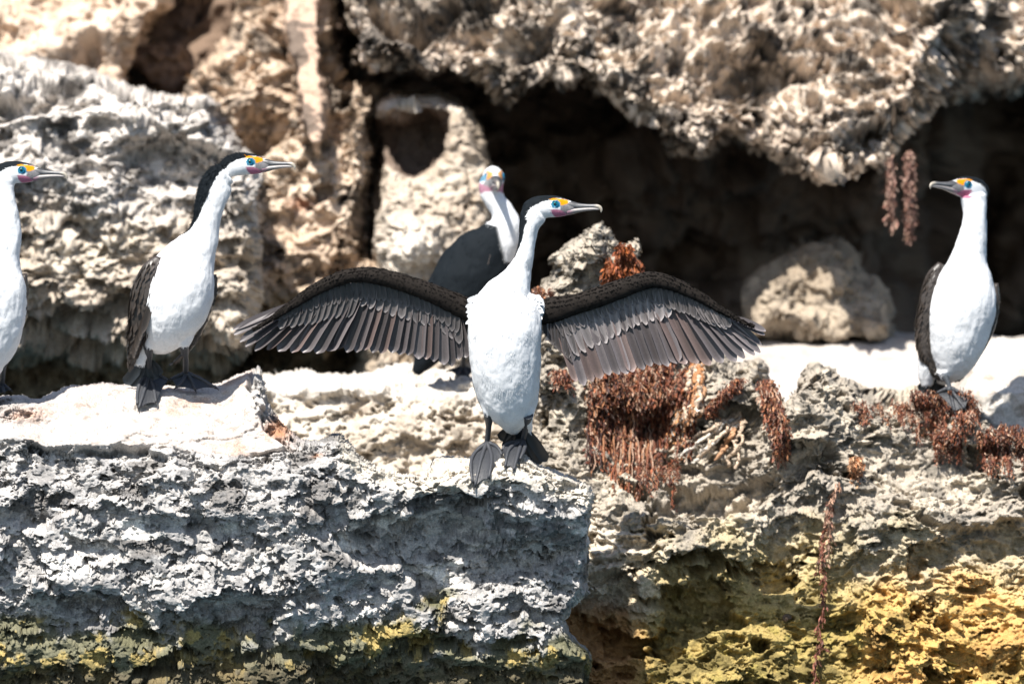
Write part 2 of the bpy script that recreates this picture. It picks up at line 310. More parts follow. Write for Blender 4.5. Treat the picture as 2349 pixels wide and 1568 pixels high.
# --- big grey ledge at left
left_poly = [(-380, 1120), (-380, 60), (-60, 90), (0, 108), (60, 128), (150, 142), (240, 165), (300, 190), (305, 196), (370, 205), (430, 212), (470, 205), (508, 238), (512, 285), (548, 318), (562, 345), (600, 380), (610, 450), (610, 640), (600, 760), (560, 880), (480, 1120)]
def left_prof(px, py):
    b = lin(px, [(-380, 395), (0, 405), (90, 370), (190, 430), (300, 420), (400, 470), (560, 440), (620, 450)])       # lip of the upper bed
    Y = 1.45+0.0011*np.clip(b-py, 0, None)-0.06*sstep(150, 230, py)*(1-sstep(250, 330, py))
    Y = Y+0.05*sstep(8, 50, py-b)*(1-0.55*sstep(560, 720, py))-0.05*sstep(600, 660, py)
    Y = Y+0.00045*np.clip(py-640, 0, 170)+0.32*sstep(800, 860, py)
    Y = Y-0.05*vnoise(np.stack([px/160, py/34, px*0], -1), 70)*sstep(0, 60, py-b)*(1-sstep(560, 720, py))
    Y = Y+0.05*vnoise(np.stack([px/150, py/40, px*0], -1), 71)*(1-sstep(-80, 0, py-b))
    return Y
def left_col(px, py, P):
    c = basecol(P, (0.48, 0.44, 0.40), (0.58, 0.535, 0.49), (0.28, 0.25, 0.225), 11, 5, 22); c = crust_shade(c, P*np.array([.8, 1, 1.4]), 10, 0.12, 0.75, 4)
    n = fbm(P*5, 3, 77)
    t = sstep(430, 560, py+n*80); c2 = basecol(P, (0.42, 0.355, 0.285), (0.53, 0.46, 0.375), (0.20, 0.165, 0.14), 12, 5, 18); c = mix(c, (0,0,0), 0*t)*(1-t[..., None])+c2*t[..., None]
    c = mix(c, (0.20, 0.16, 0.10), 0.8*sstep(810, 850, py+n*20)); return c
o, _ = rock('rock', left_poly, left_prof, [
    ('fbm', 0.25, 0.07, (0.9, 1, 1.3), None), ('bighole', 0.26, 0.12, (0.8, 1, 1.4), None), ('plate', 0.15, 0.050, (0.8, 1, 1.4), None), ('pit', 0.09, 0.035, (0.9, 1, 1.3), None), ('worm', 0.07, 0.016, (0.8, 1, 1.2), None), ('plate', 0.06, 0.022, (0.9, 1, 1.3), None), ('pit', 0.035, 0.014, (0.9, 1, 1.1), None), ('cell', 0.035, 0.010, (0.7, 1, 1.3), None), ('fbm', 0.022, 0.008, (1, 1, 1), None)],
    left_col, step=2.8, edge_r=0.06, thick=0.8, warp=22, warp_s=60, seed=61)
tag(o, 'large pale grey layered rock ledge behind the two left cormorants', 'rock')

# --- tan rock with a pale column, between ledge and cave
tan_poly = [(395, 1000), (415, 215), (440, 160), (480, 120), (520, 70), (540, 10), (530, -80), (560, -220), (780, -220), (800, -60), (790, 60), (800, 175), (840, 180), (872, 195), (875, 260), (862, 330), (852, 420), (840, 520), (850, 600), (900, 640), (1000, 670), (1100, 700), (1180, 760), (1180, 1000)]
def colmask(px, py):
    n = fbm(np.stack([px/50, py/70, px*0], -1), 4, 21); cx = lin(py, [(-220, 665), (0, 690), (150, 705), (310, 722), (340, 726)])+16*n
    w = (1+0.5*fbm(np.stack([px*0, py/45, px*0], -1), 3, 22))*lin(py, [(-220, 75), (0, 66), (150, 50), (290, 30), (335, 14), (360, 6)]); return (1-sstep(0.55, 1.1, np.abs(px-cx)/w))*sstep(370, 320, py)
def tan_prof(px, py):
    Y = 2.1-0.0006*np.clip(py-330, 0, 330)
    Y = Y+0.0012*np.clip(340-py, 0, 400)
    cx = lin(py, [(-220, 680), (0, 688), (150, 705), (310, 718), (340, 722)])
    Y = Y-0.22*colmask(px, py)
    Y = Y+0.25*np.exp(-((px-600)/60)**2-((py-300)/50)**2)-0.12*np.exp(-((px-834)/22)**4)*sstep(500, 440, py)*sstep(160, 200, py)
    Y = Y+0.35*sstep(760, 800, py)
    return Y
def tan_col(px, py, P):
    c = basecol(P, (0.46, 0.345, 0.25), (0.58, 0.46, 0.35), (0.22, 0.165, 0.12), 14, 5, 17)
    cx = lin(py, [(-220, 680), (0, 688), (150, 705), (310, 718), (340, 722)])
    c = mix(c, (0.47, 0.335, 0.25), 0.9*colmask(px, py))
    c = mix(c, (0.60, 0.50, 0.40), 0.6*sstep(320, 360, py)*(1-sstep(420, 600, py)))
    c = crust_shade(c, P, 8, 0.10, 0.75, 2)*(1-0*px[..., None])
    c = mix(c, (0.44, 0.18, 0.09), 0.7*np.clip(np.exp(-((px-690)/30)**2-((py-470)/14)**2)+np.exp(-((px-540)/14)**2-((py-470)/40)**2), 0, 1))
    c = mix(c, (0.22, 0.17, 0.10), 0.7*sstep(650, 690, py)*(1-sstep(760, 900, px)))
    return c
def notcol(px, py, P):
    cx = lin(py, [(-220, 680), (0, 688), (150, 705), (310, 718), (340, 722)]); return 1-0.8*colmask(px, py)
o, _ = rock('rock', tan_poly, tan_prof, [
    ('fbm', 0.22, 0.08, (1, 1, 1.1), notcol), ('bighole', 0.24, 0.14, (0.9, 1, 1.1), notcol), ('plate', 0.14, 0.060, (0.9, 1, 1.1), notcol), ('worm', 0.10, 0.03, (0.9, 1, 1.1), notcol), ('plate', 0.06, 0.028, (0.9, 1, 1.1), notcol), ('fbm', 0.022, 0.006, (1, 1, 1), None)],
    tan_col, step=3, edge_r=0.05, thick=0.6, warp=24, warp_s=60, seed=71)
tag(o, 'tan knobbly rock with a smooth pinkish column rising from it left of the cave', 'rock')
# --- boulder with the dark hollow
hol_poly = [(800, 1000), (845, 600), (848, 500), (862, 400), (858, 300), (862, 240), (895, 208), (960, 206), (1015, 212), (1050, 225), (1085, 255), (1108, 290), (1130, 350), (1142, 420), (1150, 520), (1180, 700), (1180, 1000)]
def hol_prof(px, py):
    q = np.stack([px/60, py/60, px*0], -1); px = px+16*fbm(q, 4, 3); py = py+16*fbm(q+5, 4, 4)
    Y = 2.0-0.0004*np.clip(py-250, 0, 400)
    hole = sdpoly(px, py, [(840, 275), (870, 255), (920, 250), (985, 244), (1035, 258), (1050, 300), (1035, 350), (1000, 388), (955, 416), (918, 410), (888, 385), (845, 400)])
    Y = Y+0.36*sstep(-6, 46, hole)
    Y = Y+0.16*sstep(-4, 14, sdpoly(px, py, [(838, 420), (868, 330), (885, 400), (878, 470), (862, 500)])); Y = Y+0.006*np.clip(245-py, 0, None)
    return Y-0.14*np.exp(-((px-930)/95)**2-((py-555)/75)**2)
def hol_col(px, py, P):
    q = np.stack([px/60, py/60, px*0], -1); px = px+16*fbm(q, 4, 3); py = py+16*fbm(q+5, 4, 4)
    c = basecol(P, (0.38, 0.31, 0.24), (0.50, 0.43, 0.35), (0.26, 0.19, 0.12), 16, 5, 14)
    c = mix(c, (0.66, 0.60, 0.52), 0.8*np.exp(-((px-930)/90)**2-((py-555)/70)**2)); c = mix(c, (0.82, 0.76, 0.68), 0.8*sstep(252, 236, py))  # top edge coloured pale to paint in the sunlight on it
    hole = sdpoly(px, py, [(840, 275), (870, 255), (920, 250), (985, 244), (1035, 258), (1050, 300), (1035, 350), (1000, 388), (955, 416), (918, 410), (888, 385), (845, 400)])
    return mix(c, (0.13, 0.09, 0.07), 0.85*sstep(0, 14, hole))  # shade inside the hollow painted into the colour
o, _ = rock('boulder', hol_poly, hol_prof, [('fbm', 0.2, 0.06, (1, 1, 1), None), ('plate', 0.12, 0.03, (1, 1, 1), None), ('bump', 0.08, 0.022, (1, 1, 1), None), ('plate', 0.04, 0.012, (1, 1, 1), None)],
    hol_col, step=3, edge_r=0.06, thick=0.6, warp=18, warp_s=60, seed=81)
tag(o, 'arched cream boulder with a dark hollow in its face, above the far cormorant', 'boulder')
# --- upper left tan rock
o, _ = rock('rock', [(-420, 400), (-420, -260), (380, -260), (392, -60), (388, 20), (345, 60), (312, 120), (300, 160), (296, 230), (200, 400)],
    lambda px, py: 2.3+0.0014*(150-py)+0.05*vnoise(np.stack([px/90, py/200, px*0], -1), 5), [
    ('fbm', 0.25, 0.09, (1, 1, 1.1), None), ('bighole', 0.26, 0.13, (1, 1, 1), None), ('plate', 0.15, 0.05, (1, 1, 1.2), None), ('bump', 0.08, 0.026, (1, 1, 1), None), ('plate', 0.06, 0.022, (1, 1, 1), None)],
    colf((0.52, 0.40, 0.30), (0.64, 0.51, 0.40), (0.28, 0.21, 0.16), 18, 5, 16), step=3.2, edge_r=0.06, thick=0.7, warp=26, warp_s=60, seed=91)
tag(o, 'peach coloured crumbly rock in the upper left corner', 'rock')
# --- overhanging roof of the cave
over_poly = [(760, -280), (780, 60), (800, 150), (860, 170), (900, 160), (980, 185), (1060, 180), (1120, 215), (1150, 250), (1190, 205), (1260, 190), (1330, 205), (1390, 225), (1420, 255), (1460, 270), (1500, 300), (1560, 340), (1590, 385), (1625, 380), (1640, 345),
             (1680, 330), (1710, 365), (1760, 350), (1790, 400), (1850, 415), (1930, 418), (2000, 412), (2040, 380), (2070, 330), (2110, 290), (2160, 265), (2250, 235), (2349, 210), (2750, 150), (2750, -280)]
def over_prof(px, py):
    lo = lin(px, [(760, 150), (1000, 170), (1300, 200), (1600, 370), (1900, 410), (2040, 380), (2110, 290), (2349, 210)])
    Y = 1.68+0.0018*np.clip(lo-py, 0, None)-0.10*sstep(1300, 1600, px)
    Y = Y+0.15*sstep(1200, 1000, px)
    Y = Y+0.5*sstep(2060, 2250, px+0.6*(py-200))
    return Y+0.14*vnoise(np.stack([px/200, py/130, px*0], -1), 15)
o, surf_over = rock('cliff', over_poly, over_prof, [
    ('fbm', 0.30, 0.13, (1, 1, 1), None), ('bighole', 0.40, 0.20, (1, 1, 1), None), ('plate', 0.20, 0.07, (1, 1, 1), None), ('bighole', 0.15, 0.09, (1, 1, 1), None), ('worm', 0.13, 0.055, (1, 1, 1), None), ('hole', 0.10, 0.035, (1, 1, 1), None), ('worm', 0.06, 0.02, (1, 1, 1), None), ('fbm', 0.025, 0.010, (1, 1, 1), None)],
    lambda px, py, P: mix(crust_shade(basecol(P, (0.56, 0.46, 0.37), (0.72, 0.61, 0.50), (0.24, 0.20, 0.165), 20, 4, 14), P, 8, 0.07, 0.85), (0.13, 0.11, 0.09), 0.6*sstep(0.0, 0.3, fbm(P*5, 3, 58))*sstep(1400, 1200, px)), step=2.8, edge_r=0.07, thick=1.3, warp=60, warp_s=70, seed=101, fb=1.0, nb=60)
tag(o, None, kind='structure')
# --- cave wall, back of the cliff and cave roof
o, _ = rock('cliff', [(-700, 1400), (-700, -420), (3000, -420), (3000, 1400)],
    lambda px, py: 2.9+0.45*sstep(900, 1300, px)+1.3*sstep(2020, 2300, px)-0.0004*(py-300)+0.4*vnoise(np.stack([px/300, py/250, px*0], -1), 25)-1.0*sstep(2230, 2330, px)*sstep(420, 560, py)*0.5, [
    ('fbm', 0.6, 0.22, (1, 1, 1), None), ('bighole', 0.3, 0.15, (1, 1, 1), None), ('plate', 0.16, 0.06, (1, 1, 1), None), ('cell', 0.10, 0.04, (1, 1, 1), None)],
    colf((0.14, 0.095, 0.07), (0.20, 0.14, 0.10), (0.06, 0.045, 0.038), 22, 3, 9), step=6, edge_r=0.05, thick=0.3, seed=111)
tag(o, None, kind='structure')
def roof_mesh():
    nx, ny = 90, 40; x = np.linspace(-2.4, 2.6, nx); y = np.linspace(2.9, 7.0, ny); X, Yg = np.meshgrid(x, y)
    Z = 0.95+0.0*X-0.04*(Yg-2)+0.15*fbm(np.stack([X*2, Yg*2, X*0], -1), 4, 3)+0.55*sstep(0.2, -1.2, X)
    Zt = Z+0.7
    V = np.concatenate([np.stack([X, Yg, Z], -1).reshape(-1, 3), np.stack([X, Yg, Zt], -1).reshape(-1, 3)])
    i = np.arange(nx*ny).reshape(ny, nx); F = []
    a = np.stack([i[:-1, :-1], i[1:, :-1], i[1:, 1:], i[:-1, 1:]], -1).reshape(-1, 4); F.append(a); F.append(a[:, ::-1]+nx*ny)
    for e in (i[0], i[-1][::-1], i[:, 0][::-1], i[:, -1]):
        F.append(np.stack([e[:-1], e[1:], e[1:]+nx*ny, e[:-1]+nx*ny], -1))
    V2 = V; c = basecol(V2, (0.20, 0.15, 0.11), (0.26, 0.20, 0.15), (0.12, 0.10, 0.08), 30)
    tag(mk('cliff', V2, np.concatenate(F), c, M_rock), None, kind='structure')
roof_mesh()
# --- sea in front of and below the rocks
M_sea = bpy.data.materials.new('sea_water'); M_sea.use_nodes = True; b = M_sea.node_tree.nodes['Principled BSDF']
b.inputs['Base Color'].default_value = (0.01, 0.045, 0.07, 1); b.inputs['Roughness'].default_value = 0.08; b.inputs['IOR'].default_value = 1.33
nn = M_sea.node_tree.nodes.new('ShaderNodeTexNoise'); nn.inputs['Scale'].default_value = 2.5; nn.inputs['Detail'].default_value = 6
nb = M_sea.node_tree.nodes.new('ShaderNodeBump'); nb.inputs['Strength'].default_value = 0.6; nb.inputs['Distance'].default_value = 0.2
tcn = M_sea.node_tree.nodes.new('ShaderNodeTexCoord'); M_sea.node_tree.links.new(tcn.outputs['Object'], nn.inputs['Vector'])
M_sea.node_tree.links.new(nn.outputs[0], nb.inputs['Height']); M_sea.node_tree.links.new(nb.outputs[0], b.inputs['Normal'])
tag(mk('sea', [(-800, -1500, -0.98), (800, -1500, -0.98), (800, 12, -0.98), (-800, 12, -0.98)], [(0, 1, 2, 3)], None, M_sea, smooth=False), None, kind='structure')

# ------------------------------------------------------------------ seaweed
class Acc:
    def __init__(s): s.V = []; s.F = []; s.c = []; s.n = 0
    def add(s, V, F, col):
        V = np.asarray(V, float).reshape(-1, 3); s.V.append(V); s.F.append(np.asarray(F)+s.n); s.n += len(V)
        c = np.asarray(col, float); s.c.append(np.broadcast_to(c, (len(V), 3)).copy() if c.ndim == 1 else c)
    def build(s, name, mat, parent=None, origin=(0, 0, 0), smooth=True):
        return mk(name, np.concatenate(s.V), np.concatenate(s.F), np.concatenate(s.c), mat, parent, origin, smooth)
def ringfaces(n, k, cap=True):
    i = np.arange(n*k).reshape(n, k); a = i[:-1]; b = i[1:]
    return np.stack([a, np.roll(a, -1, 1), np.roll(b, -1, 1), b], -1).reshape(-1, 4)
def tube(path, r, ref=(0, 1, 0), k=10, rb=None):
    """loft: path Nx3, r in the screen-ish axis, rb along the other"""
    P = np.asarray(path, float); n = len(P); r = np.broadcast_to(r, n); rb = r if rb is None else np.broadcast_to(rb, n)
    t = nrm(np.gradient(P, axis=0)); ref = np.asarray(ref, float); B = nrm(np.cross(t, ref)); Cx = nrm(np.cross(t, B))
    a = np.linspace(0, 2*np.pi, k, endpoint=False)
    V = P[:, None]+B[:, None]*(np.cos(a)[None, :, None]*r[:, None, None])+Cx[:, None]*(np.sin(a)[None, :, None]*rb[:, None, None])
    V = V.reshape(-1, 3); F = ringfaces(n, k)
    V = np.vstack([V, P[0], P[-1]]); c0 = n*k; j = np.arange(k); jn = np.roll(j, -1)
    F = np.vstack([F, np.stack([np.full(k, c0), jn, j, j], -1)[:, :4], np.stack([np.full(k, c0+1), (n-1)*k+j, (n-1)*k+jn, (n-1)*k+jn], -1)])
    return V, F
def fixtri(F): return F
RUST = [(0.20, 0.055, 0.022), (0.30, 0.09, 0.035), (0.12, 0.035, 0.02), (0.42, 0.19, 0.09), (0.24, 0.09, 0.05), (0.07, 0.028, 0.02), (0.50, 0.32, 0.22)]
def strand(acc, pts, r, cols, surf=None, lift=0.008, wob=5, beads=True):
    L = crom(np.array(pts, float), 10); n = len(L); ph = random.random()*10
    px = L[:, 0]+wob*np.array([math.sin(ph+i*0.55)+random.uniform(-.5, .5) for i in range(n)])*0.5; py = L[:, 1]
    Y = np.array([surf(a, b, 5) for a, b in zip(px, py)])-lift if surf is not None else L[:, 2]
    if surf is not None: Y = np.convolve(np.pad(Y, 3, 'edge'), np.ones(7)/7, 'valid'); Y = np.minimum(Y, np.maximum.accumulate(Y[::-1])[::-1]+0.02)
    P = at(px, py, Y); P = P+RNG.normal(0, 0.002, P.shape)
    rr_ = r*(0.7+0.6*RNG.random(n)); rr_[-1] *= 0.3
    rr_ = rr_*(0.5 if beads else 1); V, F = tube(P, rr_, k=6); c0 = np.array(random.choice(cols))*0.65; cv = np.clip(c0*(0.7+0.7*RNG.random((len(V), 1))), 0, 1); acc.add(V, F, cv)
    if beads:                                     # small bladders and leaf flakes along the strand
        for i in range(n):
            for q in range(3):
                d = nrm(RNG.normal(0, 0.42, 3)+np.array([0, -0.35, -1.0])); l = r*random.uniform(2.0, 5.0); w = nrm(np.cross(d, RNG.normal(0, 1, 3)))*l*0.17
                p = P[i]+RNG.normal(0, 0.004, 3); Vq = np.array([p-w*0.3, p+d*l*0.5-w, p+d*l, p+d*l*0.5+w]); cc = np.array(random.choice(cols))*random.uniform(0.35, 1.15)
                acc.add(Vq, np.array([[0, 1, 2, 3]]), np.clip(cc, 0, 1))
def weed(name, label, strands, cat='seaweed', group=None, origin_px=None):
    a = Acc()
    for s_ in strands: strand(a, **s_)
    V = np.concatenate(a.V); org = (V[:, 0].mean(), V[:, 1].mean(), V[:, 2].min())
    return tag(a.build(name, M_kelp, origin=org), label, cat, group)
def fall(x0, x1, y0, y1, n, lean=0, jit=25, r=0.006, cols=RUST, surf=surf_right, lift=0.02, wob=6, **k):
    out = []; n = int(n*1.5); r *= 0.72; k['wob'] = wob
    for i in range(n):
        x = random.uniform(x0, x1); ya = y0+random.uniform(-jit, jit)*0.6; yb = y1+random.uniform(-jit, jit)*1.5; m = (ya+yb)/2
        out.append(dict(pts=[(x, ya), (x+lean*0.3+random.uniform(-8, 8), (ya+m)/2), (x+lean*0.6+random.uniform(-8, 8), m), (x+lean+random.uniform(-8, 8), yb)], r=r*random.uniform(0.6, 1.3), cols=cols, surf=surf, lift=lift*random.uniform(0.5, 2), **k))
    return out
G = 'dried seaweed draped over the right rock'
weed('seaweed', 'thick rusty curtain of dried seaweed hanging under the right spread wing',
     fall(1360, 1420, 850, 1050, 14, -12)+fall(1410, 1520, 845, 1100, 30, -8)+fall(1500, 1600, 838, 1010, 26, -5)+fall(1470, 1560, 1050, 1130, 8, 0, r=0.004), group=G)
weed('seaweed', 'orange brown seaweed clump on the rock peak above the right spread wing', fall(1418, 1446, 566, 655, 12, -2, 12, r=0.007, lift=0.012, cols=[(0.42, 0.12, 0.03), (0.30, 0.08, 0.03), (0.20, 0.06, 0.02)])+fall(1398, 1466, 602, 660, 18, -2, 22, r=0.007, lift=0.012, cols=[(0.42, 0.12, 0.03), (0.30, 0.08, 0.03), (0.20, 0.06, 0.02)]), group=G)
TANW = [(0.62, 0.34, 0.18), (0.55, 0.25, 0.10), (0.72, 0.55, 0.40), (0.78, 0.70, 0.60)]
fan = []
for (xa, ya, xb, yb) in [(1700, 955, 1560, 1045), (1700, 960, 1600, 1050), (1705, 960, 1640, 1055), (1705, 965, 1670, 1070), (1706, 965, 1688, 1078), (1700, 950, 1540, 1035), (1698, 945, 1610, 1010), (1703, 960, 1655, 1040), (1700, 965, 1585, 1062)]:
    fan.append(dict(pts=[(xa, ya), ((xa*2+xb)/3, (ya*2+yb)/3-5), ((xa+2*xb)/3, (ya+2*yb)/3-3), (xb, yb)], r=0.0045, cols=TANW, surf=surf_right, lift=0.03, wob=7, beads=False))
weed('seaweed', 'pale splayed seaweed stalk fanning out like fingers on the right rock', fan, group=G)
weed('seaweed', 'broad pale orange seaweed stem hanging beside the dark curtain', fall(1585, 1612, 838, 960, 9, -10, 8, r=0.009, cols=TANW[:3], beads=False)+fall(1560, 1600, 930, 1010, 8, -30, 10, r=0.006, cols=TANW), group=G)
weed('seaweed', 'ropy rust seaweed arching down the rock right of the splayed stalk', fall(1742, 1770, 875, 1045, 16, 38, 8, r=0.006)+fall(1690, 1710, 870, 950, 9, -70, 6, r=0.005), group=G)
weed('seaweed', 'red brown seaweed mat under the right cormorant\'s foot', fall(2085, 2240, 905, 985, 24, 25, 22, r=0.004)+fall(2240, 2345, 985, 1070, 24, 15, 22, r=0.004)+fall(1950, 2080, 925, 965, 10, 20, 10, r=0.0035)+fall(2140, 2210, 990, 1040, 10, 0, 14, r=0.004), group=G)
weed('seaweed', 'long thin dangling seaweed strand running down the yellow rock', [
    dict(pts=[(1922, 1105), (1908, 1150), (1900, 1190), (1905, 1230), (1893, 1290)], r=0.005, cols=[(0.30, 0.16, 0.10), (0.40, 0.24, 0.16)], surf=surf_right, lift=0.03),
    dict(pts=[(1908, 1150), (1890, 1220), (1884, 1280), (1890, 1340), (1886, 1400), (1880, 1470), (1872, 1520), (1868, 1600)], r=0.0045, cols=[(0.30, 0.12, 0.08), (0.22, 0.07, 0.04)], surf=surf_right, lift=0.03),
    dict(pts=[(1890, 1210), (1882, 1250), (1878, 1310)], r=0.003, cols=RUST, surf=surf_right, lift=0.03)], group=G)
weed('seaweed', 'small orange tuft of seaweed stuck above the long dangling strand', fall(1955, 1975, 1050, 1100, 8, -4, 5, r=0.004, cols=[(0.5, 0.2, 0.08), (0.62, 0.36, 0.2)]), group=G)
def hang(x0, x1, y0, y1, n, Y, r):
    o_ = []
    for i in range(n):
        x = random.uniform(x0, x1); e = y1+random.uniform(-25, 10)
        o_.append(dict(pts=[(x, y0, Y), (x+random.uniform(-5, 5), (y0+e)/2, Y+random.uniform(-.02, .02)), (x+random.uniform(-5, 5), e, Y)], r=r, cols=[(0.30, 0.17, 0.13), (0.40, 0.25, 0.18), (0.22, 0.10, 0.07)]))
    return o_
weed('seaweed', 'thick brown seaweed tassel hanging from the cave roof, the longer one', hang(2072, 2094, 350, 548, 9, surf_over(2068, 320, 20)-0.03, 0.0045), group='seaweed hanging from the cave roof')
weed('seaweed', 'thin brown seaweed tassel hanging from the cave roof, the shorter one', hang(2039, 2050, 362, 515, 3, surf_over(2040, 345, 20)-0.03, 0.005), group='seaweed hanging from the cave roof')

weed('seaweed', 'small scraps of rusty seaweed on the rock beside the open-winged bird\'s left flank', fall(1228, 1262, 662, 700, 7, 4, 8, r=0.005)+fall(1255, 1300, 850, 880, 8, 4, 8, r=0.005), group=G)
def snail(px, py, surf, r, c, label):
    Y = surf(px, py, 4)-r*0.4; o = at(px, py, Y); t = np.linspace(0, 5.2*math.pi, 90); q = np.exp(-0.16*t); R_ = r*0.62*q
    path = o+np.stack([np.cos(t)*R_, -r*0.9*(1-q)+0*t, np.sin(t)*R_], -1); V, F = tube(path, r*0.5*q, ref=(0, 1, 0.01), k=10)
    return tag(mk('sea_snail', V, F, np.clip(np.array(c)*(0.8+0.4*RNG.random((len(V), 1))), 0, 1), M_rock, origin=tuple(o)), label, 'snail')
snail(615, 1259, surf_slab, 0.008, (0.5, 0.46, 0.40), 'tiny pale snail shell on the grey face of the front slab')
snail(1803, 1418, surf_right, 0.014, (0.10, 0.07, 0.05), 'small dark sea snail on the yellow algae of the right rock')
# ------------------------------------------------------------------ birds
BLK = np.array((0.007, 0.010, 0.013)); WHT = np.array((0.68, 0.69, 0.70)); BRN = np.array((0.045, 0.036, 0.030)); GRYF = np.array((0.120, 0.108, 0.106))
def head_frame(px, py, Y, fdir, pitch=0.0, sc=1.0):
    f = nrm(np.array(fdir, float)); up = np.array([0, 0, 1.0]); lat = nrm(np.cross(up, f)); f2 = f*math.cos(pitch)+up*math.sin(pitch); up2 = nrm(np.cross(f2, lat))
    o = at(px, py, Y); k = 0.001*sc*(D+Y)/D
    M = np.stack([f2, lat, up2]); fwd = lambda L: o+(np.asarray(L, float)*k)@M; inv = lambda Pw: ((Pw-o)@M.T)/k
    return fwd, inv, lat, k
SK = [(-82, -24, 6, 6), (-74, -19, 19, 14), (-60, -13, 26, 20), (-42, -7.5, 28, 23), (-18, -5.5, 28, 24), (4, -6.5, 26.5, 20), (18, -8, 23.5, 16), (30, -9, 19.5, 12.5), (40, -10, 16, 10), (47, -11, 10, 7)]
UP = [(30, -1.5, 9, 11), (42, -2.5, 8.5, 9.5), (52, -4, 7, 7.6), (65, -4.6, 5.6, 6), (80, -5, 4.6, 5), (95, -5.2, 4.6, 4.6), (104, -6.2, 5, 4.4), (110, -9.5, 4.6, 3.6), (113, -15, 3.2, 2.4), (112.5, -21, 0.8, 0.7)]
LO = [(28, -19, 9, 10.5), (42, -17.5, 7.8, 9), (52, -16, 6.4, 7.4), (65, -14.2, 5.4, 5.8), (80, -12.8, 4.4, 4.8), (95, -12.4, 3.5, 4.2), (104, -13.0, 2.6, 3.4), (108, -14, 0.8, 1.5)]
def local_loft(st, k=18, n=5):
    a = crom(st, n); P = np.stack([a[:, 0], 0*a[:, 0], a[:, 1]], -1); return tube(P, np.maximum(a[:, 2], .3), ref=(0, 1, 0), k=k, rb=np.maximum(a[:, 3], .3))
def remesh(V, F, vox, smooth=4):
    o = mk('tmp', V, F); m = o.modifiers.new('r', 'REMESH'); m.mode = 'VOXEL'; m.voxel_size = vox
    if smooth: s_ = o.modifiers.new('s', 'SMOOTH'); s_.factor = 0.5; s_.iterations = smooth
    dg = bpy.context.evaluated_depsgraph_get(); e = o.evaluated_get(dg); me = bpy.data.meshes.new_from_object(e)
    n = len(me.vertices); V = np.empty(n*3, f32); me.vertices.foreach_get('co', V); N = np.empty(n*3, f32); me.vertices.foreach_get('normal', N)
    F = np.empty(len(me.polygons)*4, np.int32); me.loops.foreach_get('vertex_index', F) if len(me.loops) == len(F) else None
    faces = F.reshape(-1, 4) if len(me.loops) == len(F) else [list(p.vertices) for p in me.polygons]
    bpy.data.objects.remove(o); bpy.data.meshes.remove(me); return V.reshape(-1, 3).astype(float), faces, N.reshape(-1, 3).astype(float)
def tufts(acc, V, N, flow, col, n, L, wd, lift, sel=None, rng=RNG, zj=0.25):
    idx = np.arange(len(V)) if sel is None else np.nonzero(sel)[0]
    if len(idx) == 0: return
    i = rng.choice(idx, n); p = V[i]; nn_ = N[i]; t = flow[i]+rng.normal(0, zj, (n, 3)); t = nrm(t-nn_*np.sum(t*nn_, -1, keepdims=True)); b = nrm(np.cross(nn_, t))
    l = (L*(0.6+0.8*rng.random(n)))[:, None]; w = l*wd; li = (lift*(0.4+1.2*rng.random(n)))[:, None]
    p = p-nn_*0.0008
    v = np.stack([p, p+t*l*0.55-b*w+nn_*l*li*0.45, p+t*l+nn_*l*li, p+t*l*0.55+b*w+nn_*l*li*0.45], 1).reshape(-1, 3)
    f = np.arange(4*n).reshape(n, 4); acc.add(v, f, np.repeat(np.clip(col[i]*(0.93+0.14*rng.random((n, 1))), 0, 0.9), 4, 0))
def feather(acc, base, tip, w, col, bend=0.0, off=(0, 0, 0), twist=0.0, tipround=0.18, camber=0.12, nl=12, edge=1.6, nrmv=(0, -1, 0), w0=0.45):
    """a long feather: curved vane with a raised shaft. base/tip: 3-D points"""
    base = np.asarray(base, float); tip = np.asarray(tip, float); d = tip-base; L = np.linalg.norm(d); t = d/L; n = np.asarray(nrmv, float); n = nrm(n-t*np.dot(n, t)); b = np.cross(t, n)
    n2 = n*math.cos(twist)+b*math.sin(twist); b2 = np.cross(t, n2); us = np.linspace(0, 1, nl)**0.85; V = []; cs = []
    ac = np.array([-1, -0.55, -0.06, 0.06, 0.5, 1.0])
    for u in us:
        c = base+d*u+b*bend*L*math.sin(math.pi*u*0.9)+n*0.03*L*math.sin(math.pi*u)
        ww = w*(w0+(1-w0)*min(1, u/0.45))
        if u > 1-tipround: q = (u-(1-tipround))/tipround; ww *= math.sqrt(max(0, 1-q*q*0.97))
        for a in ac:
            h = camber*ww*(1-a*a)*(-1)+(0.0006 if abs(a) < 0.1 else 0)
            V.append(c+b2*a*ww*0.5-n2*h*-1+np.asarray(off)); e = edge if abs(a) == 1 or u > 0.985 else (0.7 if abs(a) < 0.1 else 1.0)
            cs.append(np.clip(np.asarray(col)*e*(0.85+0.3*u), 0, 1))
    k = len(ac); i = np.arange(nl*k).reshape(nl, k); F = np.stack([i[:-1, :-1], i[1:, :-1], i[1:, 1:], i[:-1, 1:]], -1).reshape(-1, 4); acc.add(V, F, np.array(cs))
